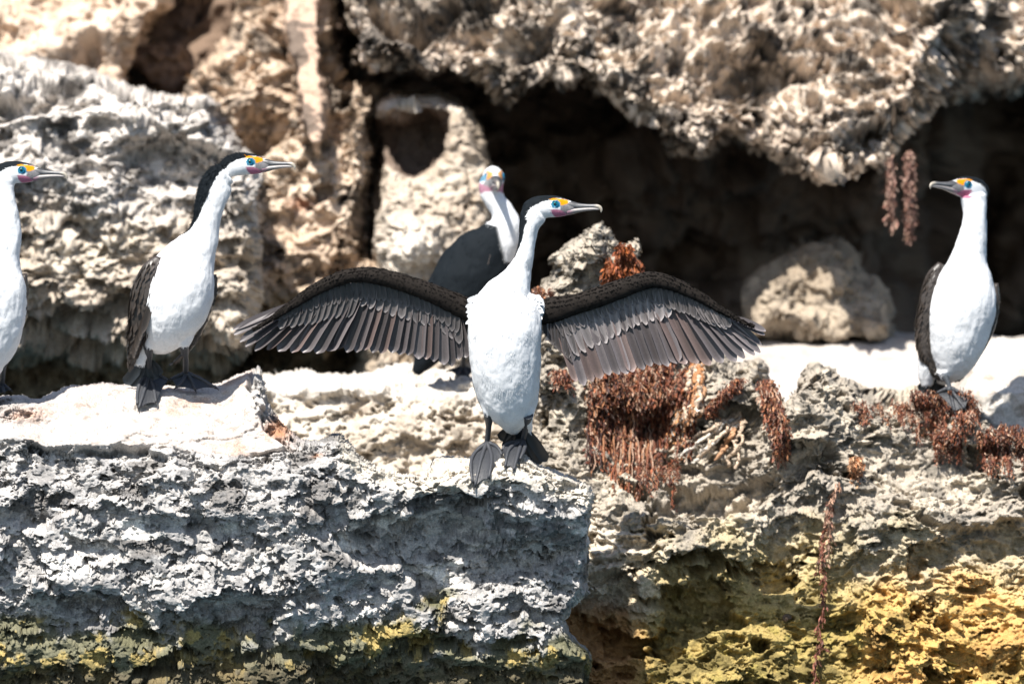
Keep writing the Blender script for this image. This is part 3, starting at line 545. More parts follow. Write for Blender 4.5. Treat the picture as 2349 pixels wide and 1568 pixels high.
def foot(parent, org, ankle, toes, surf, leg_top, r_leg=6.5, Yleg=None, rad=14):
    """leg > webbed_foot; toe tips given in the photo's pixels, laid on the rock"""
    a = Acc(); ax, ay = ankle; Ya = surf(ax, min(ay+8, 4000), rad)-0.012
    pa = at(ax, ay, Ya); lt = at(leg_top[0], leg_top[1], leg_top[2]); mid = (pa+lt)/2+np.array([0.002, 0.004, 0])
    Pl = crom([lt, mid, pa, pa+np.array([0, -0.004, -0.006])], 8); rr_ = np.interp(np.linspace(0, 1, len(Pl)), [0, 0.3, 0.75, 0.9, 1], [1.9, 1.0, 0.9, 1.35, 1.1])*r_leg*S
    V, F = tube(Pl, rr_, k=12); a.add(V, F, (0.035, 0.040, 0.047)); leg = a.build('leg', M_skin, parent, org)
    f = Acc(); lines = []
    for tp in toes:
        tp = [tp] if isinstance(tp, tuple) else tp
        n = 12; q_ = crom(np.array([(ax, ay)]+list(tp), float), 8); u = np.linspace(0, 1, n); x = np.interp(u, np.linspace(0, 1, len(q_)), q_[:, 0]); y = np.interp(u, np.linspace(0, 1, len(q_)), q_[:, 1])
        Y = np.array([surf(q, w, rad) for q, w in zip(x, y)])-0.012; Y = np.minimum(Y, np.linspace(Ya+0.002, Y[-1], n)+0.004)
        Y = np.convolve(np.pad(Y, 3, 'edge'), np.ones(7)/7, 'valid')
        P = at(x, y, Y); lines.append(P)
        kn = 1+0.28*np.abs(np.sin(u*math.pi*3.5)); V, F = tube(P, 0.0042*kn*(1.25-0.6*u), k=8); f.add(V, F, (0.045, 0.047, 0.053))
        cl = P[-1]; d = nrm(P[-1]-P[-3]); Vc, Fc = tube(np.array([cl, cl+d*0.005+[0, 0, 0.0005], cl+d*0.010-[0, 0, 0.002]]), [0.0024, 0.0016, 0.0003], k=6); f.add(Vc, Fc, (0.02, 0.02, 0.02))
    for A, B in zip(lines[:-1], lines[1:]):
        m = 9; vs = np.linspace(0, 1, m); n = len(A); G_ = []
        for i in range(n):
            for v in vs:
                sc = 1-0.07*math.sin(math.pi*v)*1.0; q = i*sc; i0 = int(q); fr = q-i0; i1 = min(i0+1, n-1)
                pa_ = A[i0]*(1-fr)+A[i1]*fr; pb_ = B[i0]*(1-fr)+B[i1]*fr; p = pa_*(1-v)+pb_*v
                p = p+np.array([0, 0.002*math.sin(math.pi*v)+0.0009*math.sin(v*19+i), 0]); G_.append(p)
        G_ = np.array(G_); ii = np.arange(n*m).reshape(n, m); Fq = np.stack([ii[:-1, :-1], ii[1:, :-1], ii[1:, 1:], ii[:-1, 1:]], -1).reshape(-1, 4)
        f.add(G_, Fq, (0.030, 0.032, 0.037)); f.add(G_+np.array([0, 0.0022, -0.0005]), Fq[:, ::-1], (0.04, 0.042, 0.048))
    V = f.build('webbed_foot', M_skin, leg, org)
    return leg

def make_bird(label, Y0, spine, backs, head, pupil=True, fuzz=(9000, 0.011), extra=(), vox=0.0024, org_px=None, ruff=0.0, capblack=True, seed=1, bodycol=None):
    """spine rows (px, py, dY px, half width px, half depth px) tail to nape; backs rows (py, bx, by, bz, threshold) sets where black plumage lies"""
    rng = np.random.default_rng(seed); org = at(org_px[0], org_px[1], Y0); kk = (D+Y0)/D
    e = bpy.data.objects.new('cormorant', None); C.collection.objects.link(e); e.location = org; e.empty_display_size = 0.1
    tag(e, label, 'bird', 'cormorants on the rocks')
    sp = crom(spine, 6); P = at(sp[:, 0], sp[:, 1], Y0+sp[:, 2]*S); w = sp[:, 3]*S*kk; dd = sp[:, 4]*S*kk
    A = Acc(); V, F = tube(P, np.maximum(w, .004), k=28, rb=np.maximum(dd, .004)); A.add(V, F, WHT)
    for ex in extra:
        q = crom(ex, 5); V, F = tube(at(q[:, 0], q[:, 1], Y0+q[:, 2]*S), q[:, 3]*S*kk, k=20, rb=q[:, 4]*S*kk); A.add(V, F, WHT)
    hx, hy, hdY, fdir, pitch, sc = head; fwd, inv, lat, hk = head_frame(hx, hy, Y0+hdY*S, fdir, pitch, sc)
    V, F = local_loft(SK, 24); A.add(fwd(V), F, WHT)
    V = np.concatenate(A.V); F = np.concatenate(A.F)
    F = [tuple(dict.fromkeys(f)) for f in F.tolist()]
    V, F, N = remesh(V, F, vox, 14)
    # nearest spine sample, for flow and colour
    dist = np.empty((len(V), len(P)), f32)
    for j in range(len(P)): dist[:, j] = np.linalg.norm(V-P[j], axis=1)/(w[j]+0.02)
    near = dist.argmin(1); tang = nrm(np.gradient(P, axis=0)); flow = -tang[near]
    L = inv(V); inhead = (L[:, 0] > -78) & (L[:, 2] > -40) & (L[:, 0] < 60) & (np.abs(L[:, 1]) < 40)
    hf = sstep(-80, -40, L[:, 0])*inhead; flow = nrm(flow*(1-hf[:, None])+(-(np.array(fdir)/np.linalg.norm(fdir)))*hf[:, None]+1e-6)
    # soft breast clumps
    bul = fbm(V*np.array([26, 26, 18]), 3, 200+seed)*0.0050+fbm(V*np.array([90, 90, 45]), 3, 210+seed)*0.0007
    bul = bul*(1-0.7*hf); V = V+N*bul[:, None]
    # ---- colour
    pyv = H2-V[:, 2]/(S*kk); bk = np.array(backs, float); bk = bk[np.argsort(bk[:, 0])]
    bd = nrm(np.stack([np.interp(pyv, bk[:, 0], bk[:, i]) for i in (1, 2, 3)], -1)); thr = np.interp(pyv, bk[:, 0], bk[:, 4])
    offv = nrm((V-P[near])*np.array([1, 1, 0.5])); dt = np.sum(offv*bd, -1)+0.10*fbm(V*120, 2, 220+seed)
    m = sstep(-0.05, 0.05, dt-thr)
    cap = np.interp(L[:, 0], [-84, -74, -66, -54, -35, -9, 0, 10, 26, 36, 44], [-60, -36, -18, -6, 4, 9.5, 14, 14.5, 11, 7, 6])
    mc = sstep(-1.2, 1.2, L[:, 2]-cap+2.0*vnoise(L*0.35, 3)); m = np.where(L[:, 0] > -70, np.where(inhead, mc, m), m); 
    if bodycol is not None: m = bodycol(V, m, pyv, inhead)
    col = WHT*(1-m[:, None])+BLK*m[:, None]
    shade = 1+0.05*fbm(V*60, 3, 230); col = col*shade[:, None]
    def paint(poly, c, soft=1.0):
        nonlocal col
        s_ = sdpoly(L[:, 0].astype(f32), L[:, 2].astype(f32), poly); k_ = sstep(-soft, soft, s_+0.8*vnoise(L*0.5, 4))*inhead*(np.abs(L[:, 1]) > 2.5); col = col*(1-k_[:, None])+np.array(c)*(1+0.45*vnoise(L*0.6, 9))[:, None]*k_[:, None]
    GRAYB = (0.17, 0.165, 0.17)
    paint([(14, -2), (30, 2), (48, 8), (56, -2), (56, -40), (30, -30), (12, -22)], GRAYB, 1.5)
    paint([(-12, 12), (-5, 14.5), (12, 13), (26, 11), (33, 7), (31, 1), (20, -3), (12, -4), (9, 2), (2, 9), (-8, 8)], (0.62, 0.225, 0.002), 0.9)
    paint([(-10, -14), (-2, -13), (10, -14), (22, -20), (30, -27), (18, -32), (6, -37), (-2, -32), (-8, -24)], (0.36, 0.13, 0.20), 1.2)
    paint([(-10, 0), (-4, 9), (6, 10), (13, 3), (14, -6), (6, -11), (-6, -10)], (0.02, 0.16, 0.26), 0.9)
    if bodycol is not None: col = np.where(inhead[:, None], col*0.85+WHT*0.12, col*1.0)
    V0 = V; body = mk('body', V, F, col, M_plume, e, org)
    T = Acc(); nfz, fl = fuzz; sel = ~(inhead & (L[:, 0] > -6)); black = m > 0.5
    tufts(T, V, N, flow, col, int(nfz*1.6), fl*0.75, 0.07, 0.09, sel & ~inhead, rng, 0.18)
    tufts(T, V, N, flow, col, nfz//3, fl*0.4, 0.12, 0.18, sel & inhead, rng)
    if ruff: tufts(T, V, N, flow, col, int(nfz*0.3), fl*0.6, 0.10, ruff, sel & black & (V[:, 2] > P[len(P)*5//8, 2]), rng)
    T.build('body_feathers', M_plume, e, org, smooth=False)
    # ---- bill
    B = Acc(); V, F = local_loft(UP, 16); c = np.full((len(V), 3), 0.17)*np.array([1, 1, 1.03]); top = sstep(-6, 3, V[:, 2]); c = c*(1-0.65*top[:, None])*(0.8+0.5*np.abs(fbm(V*np.array([0.05, 0.3, 0.5]), 3, 77)))[:, None]; tp = sstep(92, 108, V[:, 0])[:, None]; c = c*(1-tp)+np.array((0.36, 0.32, 0.26))*tp; B.add(fwd(V), F, c)
    V, F = local_loft(LO, 16); c = np.broadcast_to(np.array((0.20, 0.185, 0.18)), (len(V), 3)).copy(); bs = sstep(48, 30, V[:, 0])[:, None]; c = c*(1-bs)+np.array((0.30, 0.17, 0.22))*bs; c *= (0.7+0.5*sstep(-22, -12, V[:, 2]))[:, None]; B.add(fwd(V), F, c)
    B.build('beak', M_beak, e, org)
    # ---- eyes
    for sgn in (-1, 1):
        E = Acc(); yc = 17.0*sgn; k = 20
        th = np.linspace(0, np.pi, 12)[:, None]; ph = np.linspace(0, 2*np.pi, k, endpoint=False)[None]
        r = 7.4; loc = np.stack([r*np.sin(th)*np.cos(ph), r*np.cos(th)*sgn+0*ph, r*np.sin(th)*np.sin(ph)], -1).reshape(-1, 3)
        rad = np.hypot(loc[:, 0], loc[:, 2]); cc = np.where((rad < 2.6)[:, None], np.array((0.004, 0.006, 0.008)), np.array((0.0, 0.11, 0.14))); out = (loc[:, 1]*sgn) > 0
        cc = np.where(out[:, None], cc, 0.02); E.add(fwd(loc+np.array([0, yc-1.5*sgn, 0])), ringfaces(12, k), cc); eye = E.build('eye', M_eye, e, org)
        R = Acc(); a = np.linspace(0, 2*np.pi, 29)[:-1]; n_ = len(a); b_ = np.linspace(0, 2*np.pi, 8, endpoint=False)
        RR = 7.6; ring = np.stack([(RR+1.5*np.cos(b_)[None])*np.cos(a)[:, None], (yc+3.2*sgn)+1.3*np.sin(b_)[None]+0*a[:, None], (RR+1.5*np.cos(b_)[None])*np.sin(a)[:, None]], -1)
        ii = np.arange(n_*8).reshape(n_, 8); Fr = np.stack([ii, np.roll(ii, -1, 1), np.roll(np.roll(ii, -1, 0), -1, 1), np.roll(ii, -1, 0)], -1).reshape(-1, 4)
        R.add(fwd(ring.reshape(-1, 3)), Fr, (0.006, 0.11, 0.21)); R.build('eye_ring', M_eye, eye, org)
    return e, org, dict(V=V0, N=N, flow=flow, col=col)
def tail(e, org, Y0, base, tips, w=22, col=BLK):
    T = Acc(); n = len(tips)
    for i, (tx, ty, dy) in enumerate(tips):
        b0 = at(base[0]+(i-(n-1)/2)*3, base[1], Y0+base[2]*S); feather(T, b0, at(tx, ty, Y0+dy*S), w*S, col*(0.9+0.3*random.random()), off=(0, 0.0015*(i % 3), 0), edge=1.3, tipround=0.12)
    T.build('tail', M_feath, e, org)
def folded_wing(e, org, Y0, st, feats, col=BRN):
    """wing folded at the side: shaped mass with overlapping long feathers. st rows (px,py,dY,w,d)"""
    q = crom(st, 6); kk = (D+Y0)/D; P = at(q[:, 0], q[:, 1], Y0+q[:, 2]*S); V, F = tube(P, np.maximum(q[:, 3], 2)*S*kk, k=20, rb=np.maximum(q[:, 4], 2)*S*kk)
    nv = len(P)*20; Pn = np.repeat(P, 20, 0); N = np.vstack([nrm(V[:nv]-Pn), [[0, 0, 1], [0, 0, -1]]]); A = Acc(); cc = np.clip(col*(0.8+0.5*np.abs(fbm(V*40, 3, 5)))[:, None], 0, 1); A.add(V, F, cc)
    t = nrm(np.gradient(P, axis=0)); flow = np.vstack([np.repeat(t, 20, 0), [[0, 0, -1], [0, 0, -1]]])
    front = np.concatenate([N[:nv, 1] < 0.35, [False, False]])
    tufts(A, V, N, flow, cc*1.2, 700 if feats else 120, 0.024 if feats else 0.012, 0.26, 0.06, front, zj=0.08)
    o = A.build('wing', M_feath, e, org); B = Acc()
    for (bx, by, tx, ty, dy, w, cm) in feats: feather(B, at(bx, by, Y0+dy*S), at(tx, ty, Y0+(dy+6)*S), w*S, col*cm, edge=1.7, camber=0.18)
    if feats: B.build('flight_feathers', M_feath, o, org)
    return o

def spread_wing(e, org, Y0, arm, base_line, tips, cov_tips, seedn, flip, cm0=1.0):
    """arm: rows (px,py,dY,r); base_line & tips: polylines sampled equally -> one flight feather each"""
    rs = random.Random(seedn); kk = (D+Y0)/D
    def samp(line, n):
        L = np.array(line, float); s_ = np.concatenate([[0], np.cumsum(np.hypot(*np.diff(L[:, :2], axis=0).T))]); u = np.linspace(0, s_[-1], n); return np.stack([np.interp(u, s_, L[:, i]) for i in range(L.shape[1])], -1)
    A = Acc(); q = crom(arm, 8); P = at(q[:, 0], q[:, 1], Y0+q[:, 2]*S); V, F = tube(P, q[:, 3]*S*kk, k=16, rb=q[:, 4]*S*kk)
    nv = len(P)*16; N = np.vstack([nrm(V[:nv]-np.repeat(P, 16, 0)), [[0, 0, 1], [0, 0, 1]]]); cc = np.clip(BRN*0.40*(0.8+0.6*np.abs(fbm(V*50, 3, 6)))[:, None], 0, 1)
    V = V+N*(fbm(V*70, 3, 8)*0.003)[:, None]; A.add(V, F, cc)
    out = nrm(np.gradient(P, axis=0)); fl = np.vstack([np.repeat(out*0.7+np.array([0, 0, -0.8]), 16, 0), [[0, 0, -1], [0, 0, -1]]])
    tufts(A, V, N, fl+RNG.normal(0, 0.35, fl.shape), cc*0.75, 14000, 0.007, 0.16, 0.10, np.concatenate([N[:nv, 1] < 0.6, [False, False]]), zj=0.25)
    wing = A.build('wing', M_plume, e, org)
    n = len(tips); Fl = Acc(); bl = base_line
    for i, (bx, by, tx, ty, w, cm) in enumerate(tips):
        c = GRYF*np.array((1.0, 0.97, 1.0) if rs.random() < 0.7 else (1.12, 0.92, 0.86))*cm*cm0*rs.uniform(0.65, 1.2)
        tx += rs.uniform(-3, 3); ty += rs.uniform(-4, 4); w *= rs.uniform(0.88, 1.1); tx += 0
        b = at(bx, by, Y0+8*S); t = at(tx, ty, Y0+(14+3*math.sin(i))*S)
        feather(Fl, b, t, w*S*kk, c, bend=flip*0.03*(i/n), off=(0, 0.0012*i*0.35, 0), twist=flip*rs.uniform(0.2, 0.42), edge=1.45, camber=0.24, nl=16, tipround=0.12 if i < n-6 else 0.4)
    Fl.build('flight_feathers', M_feath, wing, org)
    Co = Acc()
    for i, (bx, by, tx, ty, w, cm, dy) in enumerate(cov_tips):
        feather(Co, at(bx, by, Y0+dy*S), at(tx, ty, Y0+(dy+6)*S), w*S*kk, GRYF*cm*cm0*rs.uniform(0.7, 1.2), off=(0, 0.0006*(i % 4), 0), twist=flip*0.14, edge=1.5, nl=9, tipround=0.25, camber=0.22)
    Co.build('covert_feathers', M_feath, wing, org)
def polyl(line, n):
    L = np.array(line, float); s_ = np.concatenate([[0], np.cumsum(np.hypot(*np.diff(L[:, :2], axis=0).T))]); u = np.linspace(0, s_[-1], n); return np.stack([np.interp(u, s_, L[:, i]) for i in range(2)], -1)

# ---- the centre bird with open wings
cY = 0.02
e, org, bd = make_bird('white-breasted cormorant with both dark wings spread wide, standing on the front slab\'s edge', cY,
    [(1180, 988, 48, 12, 12), (1177, 972, 34, 30, 28), (1174, 945, 20, 55, 48), (1166, 905, 6, 72, 62), (1161, 855, -8, 80, 68), (1158, 800, -20, 83, 70), (1158, 750, -24, 84, 68), (1158, 712, -14, 80, 60), (1163, 682, 4, 60, 50), (1176, 655, 10, 44, 40),
     (1192, 620, 10, 29, 30), (1204, 585, 6, 20, 23), (1209, 550, 3, 19, 20), (1214, 520, 2, 23.5, 21), (1222, 498, 1, 29, 20), (1232, 486, 1, 27, 19)],
    [(400, -1, 0, 0, .3), (500, -1, .05, 0, .35), (545, -1, .1, 0, .50), (590, -.9, .4, 0, .72), (640, -.6, .8, 0, .80), (690, -.2, .98, 0, .60), (800, 0, 1, 0, .33), (860, 0, 1, 0, -.10), (950, 0, 1, 0, -.16), (1000, 0, 1, 0, .3)],
    (1276, 468, 0, (0.985, -0.17, 0), 0.0, 1.0), fuzz=(11000, 0.013), extra=[[(1092, 735, 2, 16, 18), (1088, 705, 4, 22, 24), (1110, 688, 8, 18, 22)], [(1228, 735, 2, 16, 18), (1232, 705, 4, 22, 24), (1210, 688, 8, 18, 22)],
      [(1128, 915, -2, 32, 32), (1122, 952, -4, 13, 14)], [(1212, 915, 4, 24, 28), (1213, 962, 4, 10, 12), (1214, 985, 34, 9, 10)]],
    org_px=(1150, 1075), seed=3)
# ragged white shoulder plumes over the wing roots
for side, cx in ((-1, 1080), (1, 1236)):
    SP = Acc()
    for i in range(46):
        a = random.uniform(-0.2, 1.0); bx = cx-side*random.uniform(6, 26); by = 690+a*38+random.uniform(-5, 5); L = random.uniform(14, 25)
        tx = bx+side*L*random.uniform(0.7, 1.0); ty = by+L*random.uniform(0.1, 0.75); feather(SP, at(bx, by, cY-22*S), at(tx, ty, cY-30*S), random.uniform(7, 11)*S, WHT, edge=1, nl=8, camber=0.15, tipround=0.6)
    SP.build('shoulder_plume', M_plume, e, org)
foot(e, org, (1117, 1014), [[(1140, 1024), (1152, 1044)], [(1128, 1050), (1121, 1098)], [(1104, 1052), (1089, 1117)], [(1088, 1040), (1080, 1068), (1084, 1108)]], surf_slab, (1121, 948, cY-2*S))
foot(e, org, (1199, 1010), [[(1204, 1026), (1192, 1054)], [(1190, 1035), (1178, 1078)], [(1168, 1030), (1159, 1070)], [(1162, 1018), (1152, 1032)]], surf_slab, (1211, 952, cY-14*S), 6.5)
tail(e, org, cY, (1190, 975, 45), [(1146, 1008, 70), (1160, 1030, 72), (1180, 1045, 74), (1200, 1052, 75), (1222, 1060, 76), (1240, 1064, 76), (1254, 1058, 75)], 26)
def flights(sec_b, sec_t, ns, pri_b, pri_t, ws, wp):
    out = []
    b1 = polyl(sec_b, ns); t1 = polyl(sec_t, ns); b2 = polyl(pri_b, len(pri_t)); t2 = np.array(pri_t, float)
    for i in range(ns): out.append((b1[i][0], b1[i][1], t1[i][0], t1[i][1]+random.uniform(-3, 3), ws*(0.78+0.32*i/ns), 0.9+0.3*random.random()))
    for i in range(len(t2)): out.append((b2[i][0], b2[i][1], t2[i][0], t2[i][1], wp*(1.12-0.62*i/len(t2)), 0.85+0.3*random.random()))
    return out
def coverts(b, t, n, w, cm, dy):
    B_ = polyl(b, n); T_ = polyl(t, n); return [(B_[i][0], B_[i][1], T_[i][0]+random.uniform(-2, 2), T_[i][1]+random.uniform(-3, 3), w, cm, dy) for i in range(n)]
fl_l = flights([(1052, 720), (1000, 690), (900, 660), (840, 648)], [(1068, 818), (1052, 822), (1036, 842), (1020, 838), (985, 822), (930, 815), (880, 808), (830, 806), (775, 806)], 16,
               [(838, 645), (800, 640), (750, 655), (700, 682), (672, 700)], [(752, 808), (725, 808), (697, 808), (668, 806), (640, 806), (614, 801), (586, 801), (566, 797), (549, 783), (538, 768), (534, 756)], 29, 36)
cv_l = coverts([(1048, 715), (1000, 690), (900, 655), (845, 640)], [(1052, 790), (1010, 755), (930, 735), (870, 715), (830, 705)], 14, 20, 1.3, 3) + \
       coverts([(1050, 705), (980, 670), (900, 645), (830, 630), (760, 645), (700, 675), (640, 712)], [(1048, 765), (985, 722), (910, 695), (840, 688), (760, 700), (700, 715), (640, 738)], 34, 15, 0.75, -2) + \
       coverts([(830, 640), (770, 655), (700, 690), (660, 712)], [(800, 728), (735, 738), (680, 748), (640, 752)], 12, 18, 0.95, 3)
spread_wing(e, org, cY, [(1100, 722, 12, 26, 18), (1060, 704, 6, 26, 18), (1000, 676, -4, 22, 17), (930, 650, -10, 20, 16), (870, 634, -13, 19, 15), (822, 630, -14, 17, 13), (775, 640, -10, 16, 10), (720, 666, -5, 14, 8), (665, 702, 0, 10, 6), (620, 732, 3, 5, 4), (585, 752, 5, 2, 2)],
            None, fl_l, cv_l, 5, 1, 0.6)
fl_r = flights([(1275, 730), (1330, 715), (1420, 690), (1490, 668)], [(1322, 876), (1345, 880), (1368, 866), (1400, 862), (1440, 858), (1480, 846), (1520, 840), (1552, 836)], 13,
               [(1492, 665), (1530, 662), (1580, 680), (1630, 705), (1660, 722)], [(1572, 832), (1600, 832), (1628, 836), (1658, 834), (1686, 828), (1708, 824), (1728, 816), (1742, 806), (1749, 789), (1752, 772), (1755, 757)], 30, 33)
cv_r = coverts([(1290, 730), (1340, 705), (1420, 680), (1500, 655), (1530, 655)], [(1330, 815), (1360, 800), (1410, 775), (1470, 745), (1530, 730)], 14, 21, 1.7, 3) + \
       coverts([(1265, 710), (1330, 690), (1400, 660), (1480, 640), (1540, 655), (1600, 680), (1660, 715)], [(1300, 775), (1345, 745), (1420, 715), (1490, 690), (1550, 712), (1615, 735), (1675, 752)], 34, 16, 0.7, -2) + \
       coverts([(1590, 690), (1640, 715)], [(1625, 740), (1668, 755)], 6, 14, 1.3, 0)
cv_r += [(1262+i*7, 712+i*3, 1268+i*9, 790+i*8, 22, 0.6, 2) for i in range(6)]+[(1250+i*5, 705, 1256+i*6, 770+i*6, 20, 0.5, 5) for i in range(6)]
spread_wing(e, org, cY, [(1215, 722, 12, 26, 18), (1262, 712, 6, 30, 18), (1310, 700, -2, 24, 17), (1370, 682, -10, 23, 16), (1430, 660, -13, 22, 15), (1490, 642, -14, 19, 13), (1540, 650, -10, 16, 10), (1595, 675, -5, 13, 8), (1650, 708, 0, 9, 6), (1700, 735, 3, 4, 4), (1725, 746, 5, 2, 2)],
            None, fl_r, cv_r, 6, -1, 1.05)

# ---- left standing bird
lY = surf_slab(360, 905, 20)-0.02
e, org, bd = make_bird('upright cormorant with spiky black nape and closed wings on the white shelf, looking right', lY,
    [(358, 806, 44, 10, 10), (362, 794, 34, 26, 26), (370, 774, 20, 48, 46), (382, 742, 5, 69, 62), (396, 702, -6, 84, 70), (410, 655, -10, 84, 68), (427, 612, -6, 71, 60), (447, 576, -2, 52, 46), (464, 545, 0, 38, 34), (474, 508, 0, 31, 28), (482, 470, 0, 34, 26), (492, 435, 0, 38, 25), (503, 410, 0, 33, 22), (520, 397, 0, 25, 20)],
    [(330, -1, 0, 0, .2), (400, -1, .0, 0, .15), (450, -1, .0, 0, .36), (500, -1, .1, 0, .62), (535, -.95, .3, 0, .80), (580, -.8, .6, 0.1, .80), (650, -.72, .7, 0, .74), (800, -.6, .8, 0, .70), (850, -.5, .8, 0, .8)],
    (578, 371, 0, (0.97, -0.24, 0), 0.0, 0.97), fuzz=(8000, 0.012), extra=[[(352, 770, -2, 26, 24), (341, 798, -2, 11, 12)], [(422, 760, -6, 30, 28), (421, 796, -6, 12, 13)], [(334, 780, 24, 18, 20), (325, 808, 28, 18, 14), (320, 838, 30, 13, 10)]],
    org_px=(375, 905), ruff=0.55, seed=8)
foot(e, org, (341, 859), [[(365, 862), (386, 871)], [(352, 890), (358, 923)], [(332, 892), (318, 937)], [(322, 876), (315, 905), (315, 928)]], surf_slab, (340, 792, lY-2*S))
foot(e, org, (426, 855), [[(408, 862), (391, 869)], [(420, 872), (404, 888)], [(440, 872), (448, 894)], [(460, 868), (495, 889)]], surf_slab, (421, 788, lY-6*S), 7)
tail(e, org, lY, (338, 828, 56), [(286, 880, 66), (300, 885, 66), (318, 885, 66), (338, 880, 65), (354, 872, 62), (366, 862, 60)], 26)
folded_wing(e, org, lY, [(366, 592, -36, 12, 8), (352, 624, -46, 30, 12), (337, 680, -44, 39, 14), (324, 735, -30, 32, 13), (312, 778, -12, 18, 11), (306, 808, 4, 8, 7), (302, 826, 14, 3, 4)],
            [(364-i*5, 640+i*7, 326-i*2.8, 765+i*8, -60+i*5, 15, 0.7+0.18*(i % 3)) for i in range(8)])
folded_wing(e, org, lY, [(493, 630, 4, 4, 12), (492, 665, 8, 6, 20), (480, 712, 14, 5, 22), (462, 757, 20, 5, 18), (436, 797, 34, 5, 12), (400, 832, 44, 5, 8)], [])
# ---- far left bird, cut by the frame
fY = surf_slab(5, 915, 20)+0.01
e, org, bd = make_bird('cormorant cropped by the left edge, facing right with a purple throat patch', fY,
    [(-52, 905, 34, 8, 8), (-46, 872, 20, 28, 26), (-36, 825, 8, 54, 50), (-24, 765, 0, 73, 66), (-18, 705, -2, 80, 70), (-16, 655, -2, 78, 68), (-12, 618, 0, 66, 56), (-2, 580, 0, 50, 44), (8, 545, 0, 42, 36), (10, 505, 0, 36, 30), (4, 465, 0, 33, 26), (-2, 430, 0, 34, 24), (4, 405, 0, 34, 22)],
    [(330, -1, 0, 0, .25), (430, -1, .0, 0, .3), (480, -1, .1, 0, .5), (530, -.95, .3, 0, .7), (600, -.7, .7, 0, .75), (850, -.6, .8, 0, .75)],
    (53, 390, 0, (0.985, -0.17, 0), -0.03, 0.98), fuzz=(7000, 0.012), extra=[[(4, 800, -6, 24, 26), (4, 838, -4, 10, 11)], [(-70, 800, -6, 24, 26), (-72, 838, -4, 10, 11)]], org_px=(-30, 905), seed=12)
foot(e, org, (4, 880), [(-30, 896), (-6, 902), (10, 900), (24, 894)], surf_slab, (4, 832, fY-4*S))
foot(e, org, (-72, 884), [(-100, 892), (-90, 912), (-66, 914), (-46, 902)], surf_slab, (-72, 832, fY-4*S))
tail(e, org, fY, (-55, 860, 40), [(-100, 925, 55), (-84, 930, 56), (-66, 930, 56), (-50, 925, 55)], 26)
folded_wing(e, org, fY, [(56, 628, 0, 6, 12), (57, 670, 6, 9, 22), (50, 725, 12, 9, 24), (38, 775, 18, 8, 20), (16, 825, 30, 7, 12), (-20, 860, 42, 5, 8)], [])
folded_wing(e, org, fY, [(-70, 600, -22, 10, 8), (-82, 640, -24, 24, 12), (-92, 690, -20, 28, 14), (-98, 750, -10, 24, 13), (-100, 800, 0, 16, 11), (-98, 840, 10, 8, 7)],
            [(-76-i*3, 640+i*8, -100-i, 790+i*9, -34+i*2, 15, 0.9) for i in range(6)])
# ---- right bird
rY = surf_right(2150, 930, 24)+0.02
e, org, bd = make_bird('cormorant at the right looking left, brown wings folded, one webbed foot on red seaweed', rY,
    [(2154, 876, 34, 8, 8), (2166, 862, 24, 24, 22), (2180, 836, 12, 46, 42), (2192, 795, 3, 64, 58), (2200, 745, 0, 75, 68), (2206, 700, -2, 79, 70), (2212, 660, -1, 74, 62), (2218, 628, 1, 60, 50), (2222, 600, 2, 45, 40), (2228, 565, 2, 36, 34), (2233, 530, 0, 31, 29), (2236, 500, 0, 28, 26), (2236, 470, 0, 29, 26), (2232, 448, 0, 29, 25)],
    [(350, .7, .7, 0, .5), (470, .85, .55, 0, .72), (560, .8, .6, 0, .85), (620, .3, .95, 0, .65), (700, 0, 1, 0, .45), (850, 0, 1, 0, .5)],
    (2211, 423, 0, (-0.78, -0.62, 0), 0.07, 0.97), fuzz=(7000, 0.012), extra=[[(2128, 800, 16, 20, 30), (2126, 850, 22, 22, 26), (2128, 884, 26, 14, 14)], [(2166, 850, -6, 20, 22), (2168, 872, -4, 9, 10)]], org_px=(2170, 910), seed=17)
foot(e, org, (2178, 888), [(2150, 900), (2190, 944), (2214, 938), (2228, 912)], surf_right, (2166, 860, rY-4*S), 6, rad=20)
tail(e, org, rY, (2150, 865, 50), [(2108, 895, 60), (2124, 905, 62), (2140, 908, 62), (2160, 905, 60)], 24)
folded_wing(e, org, rY, [(2158, 605, -8, 8, 8), (2142, 640, -16, 20, 12), (2130, 700, -16, 24, 14), (2120, 755, -10, 20, 13), (2122, 800, -6, 17, 11), (2136, 835, 0, 10, 8), (2146, 852, 2, 4, 5)],
            [(2146-i*3, 650+i*10, 2118+i*3, 790+i*9, -26+i*2, 14, 0.8+0.15*(i % 3)) for i in range(6)])
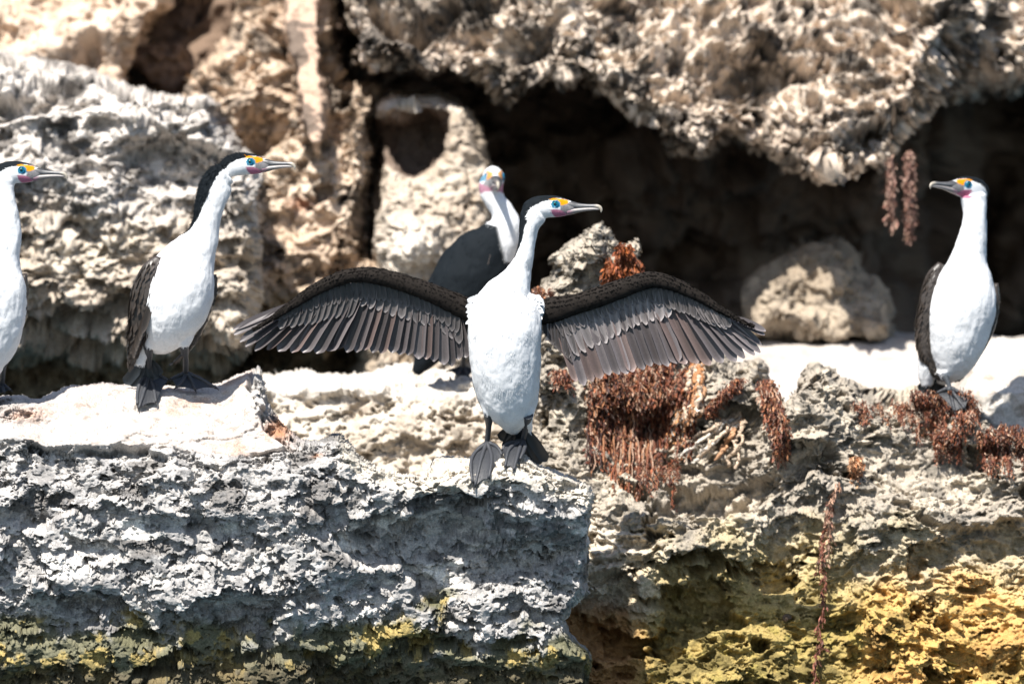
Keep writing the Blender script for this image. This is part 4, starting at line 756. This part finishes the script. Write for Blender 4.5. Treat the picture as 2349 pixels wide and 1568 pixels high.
folded_wing(e, org, rY, [(2284, 650, 4, 6, 12), (2286, 690, 8, 7, 20), (2278, 740, 14, 8, 22), (2256, 790, 20, 9, 18), (2224, 840, 32, 8, 12), (2196, 872, 40, 6, 8)], [])
# ---- far bird, out of focus
bY = 1.12
def farcol(V, m, pyv, inhead):
    pxv = V[:, 0]/(S*(D+V[:, 1])/D)+W2; edge = np.interp(pyv, [300, 440, 480, 520, 560, 600, 640, 1000], [900, 900, 1000, 1142, 1150, 1160, 1300, 1300])
    k = sstep(6, -6, pxv-edge); cap_ = inhead & (pyv < 376); return np.where(cap_, 1.0, k)
e, org, bd = make_bird('blurred cormorant in the background facing the camera between the arched boulder and open-winged bird', bY,
    [(952, 856, 14, 10, 8), (980, 815, 10, 30, 24), (1014, 755, 4, 58, 50), (1048, 695, 0, 82, 64), (1080, 640, -2, 86, 66), (1110, 590, -5, 76, 56), (1142, 550, -8, 52, 42), (1160, 515, -8, 36, 32), (1152, 482, -6, 26, 26), (1132, 455, -4, 26, 24), (1126, 430, -2, 28, 25), (1130, 410, 2, 27, 24)],
    [(300, 0, 1, 0, .5), (1000, 0, 1, 0, .5)], (1134, 406, -6, (0.08, -1, 0), -0.10, 1.12), fuzz=(3000, 0.014), extra=[[(1168, 500, -10, 16, 20), (1172, 545, -12, 20, 24), (1166, 590, -10, 12, 16)]], org_px=(1060, 850), vox=0.004, seed=23, bodycol=farcol)
WB = Acc(); 
for i in range(60):
    u = random.random(); v = random.uniform(-0.8, 0.8); bx = 1120-110*u+v*34; by = 580+170*u+v*26; feather(WB, at(bx, by, bY-(62-30*abs(v))*S), at(bx-22, by+44, bY-(66-30*abs(v))*S), 20*S, BRN*random.uniform(1.2, 4.2), edge=1.2, nl=7, camber=0.2)
WB.build('wing', M_feath, e, org)
foot(e, org, (1062, 842), [(1030, 850), (1050, 862), (1075, 862), (1090, 850)], surf_mid, (1062, 760, bY))
foot(e, org, (1110, 842), [(1085, 850), (1100, 862), (1125, 862), (1140, 850)], surf_mid, (1105, 740, bY))
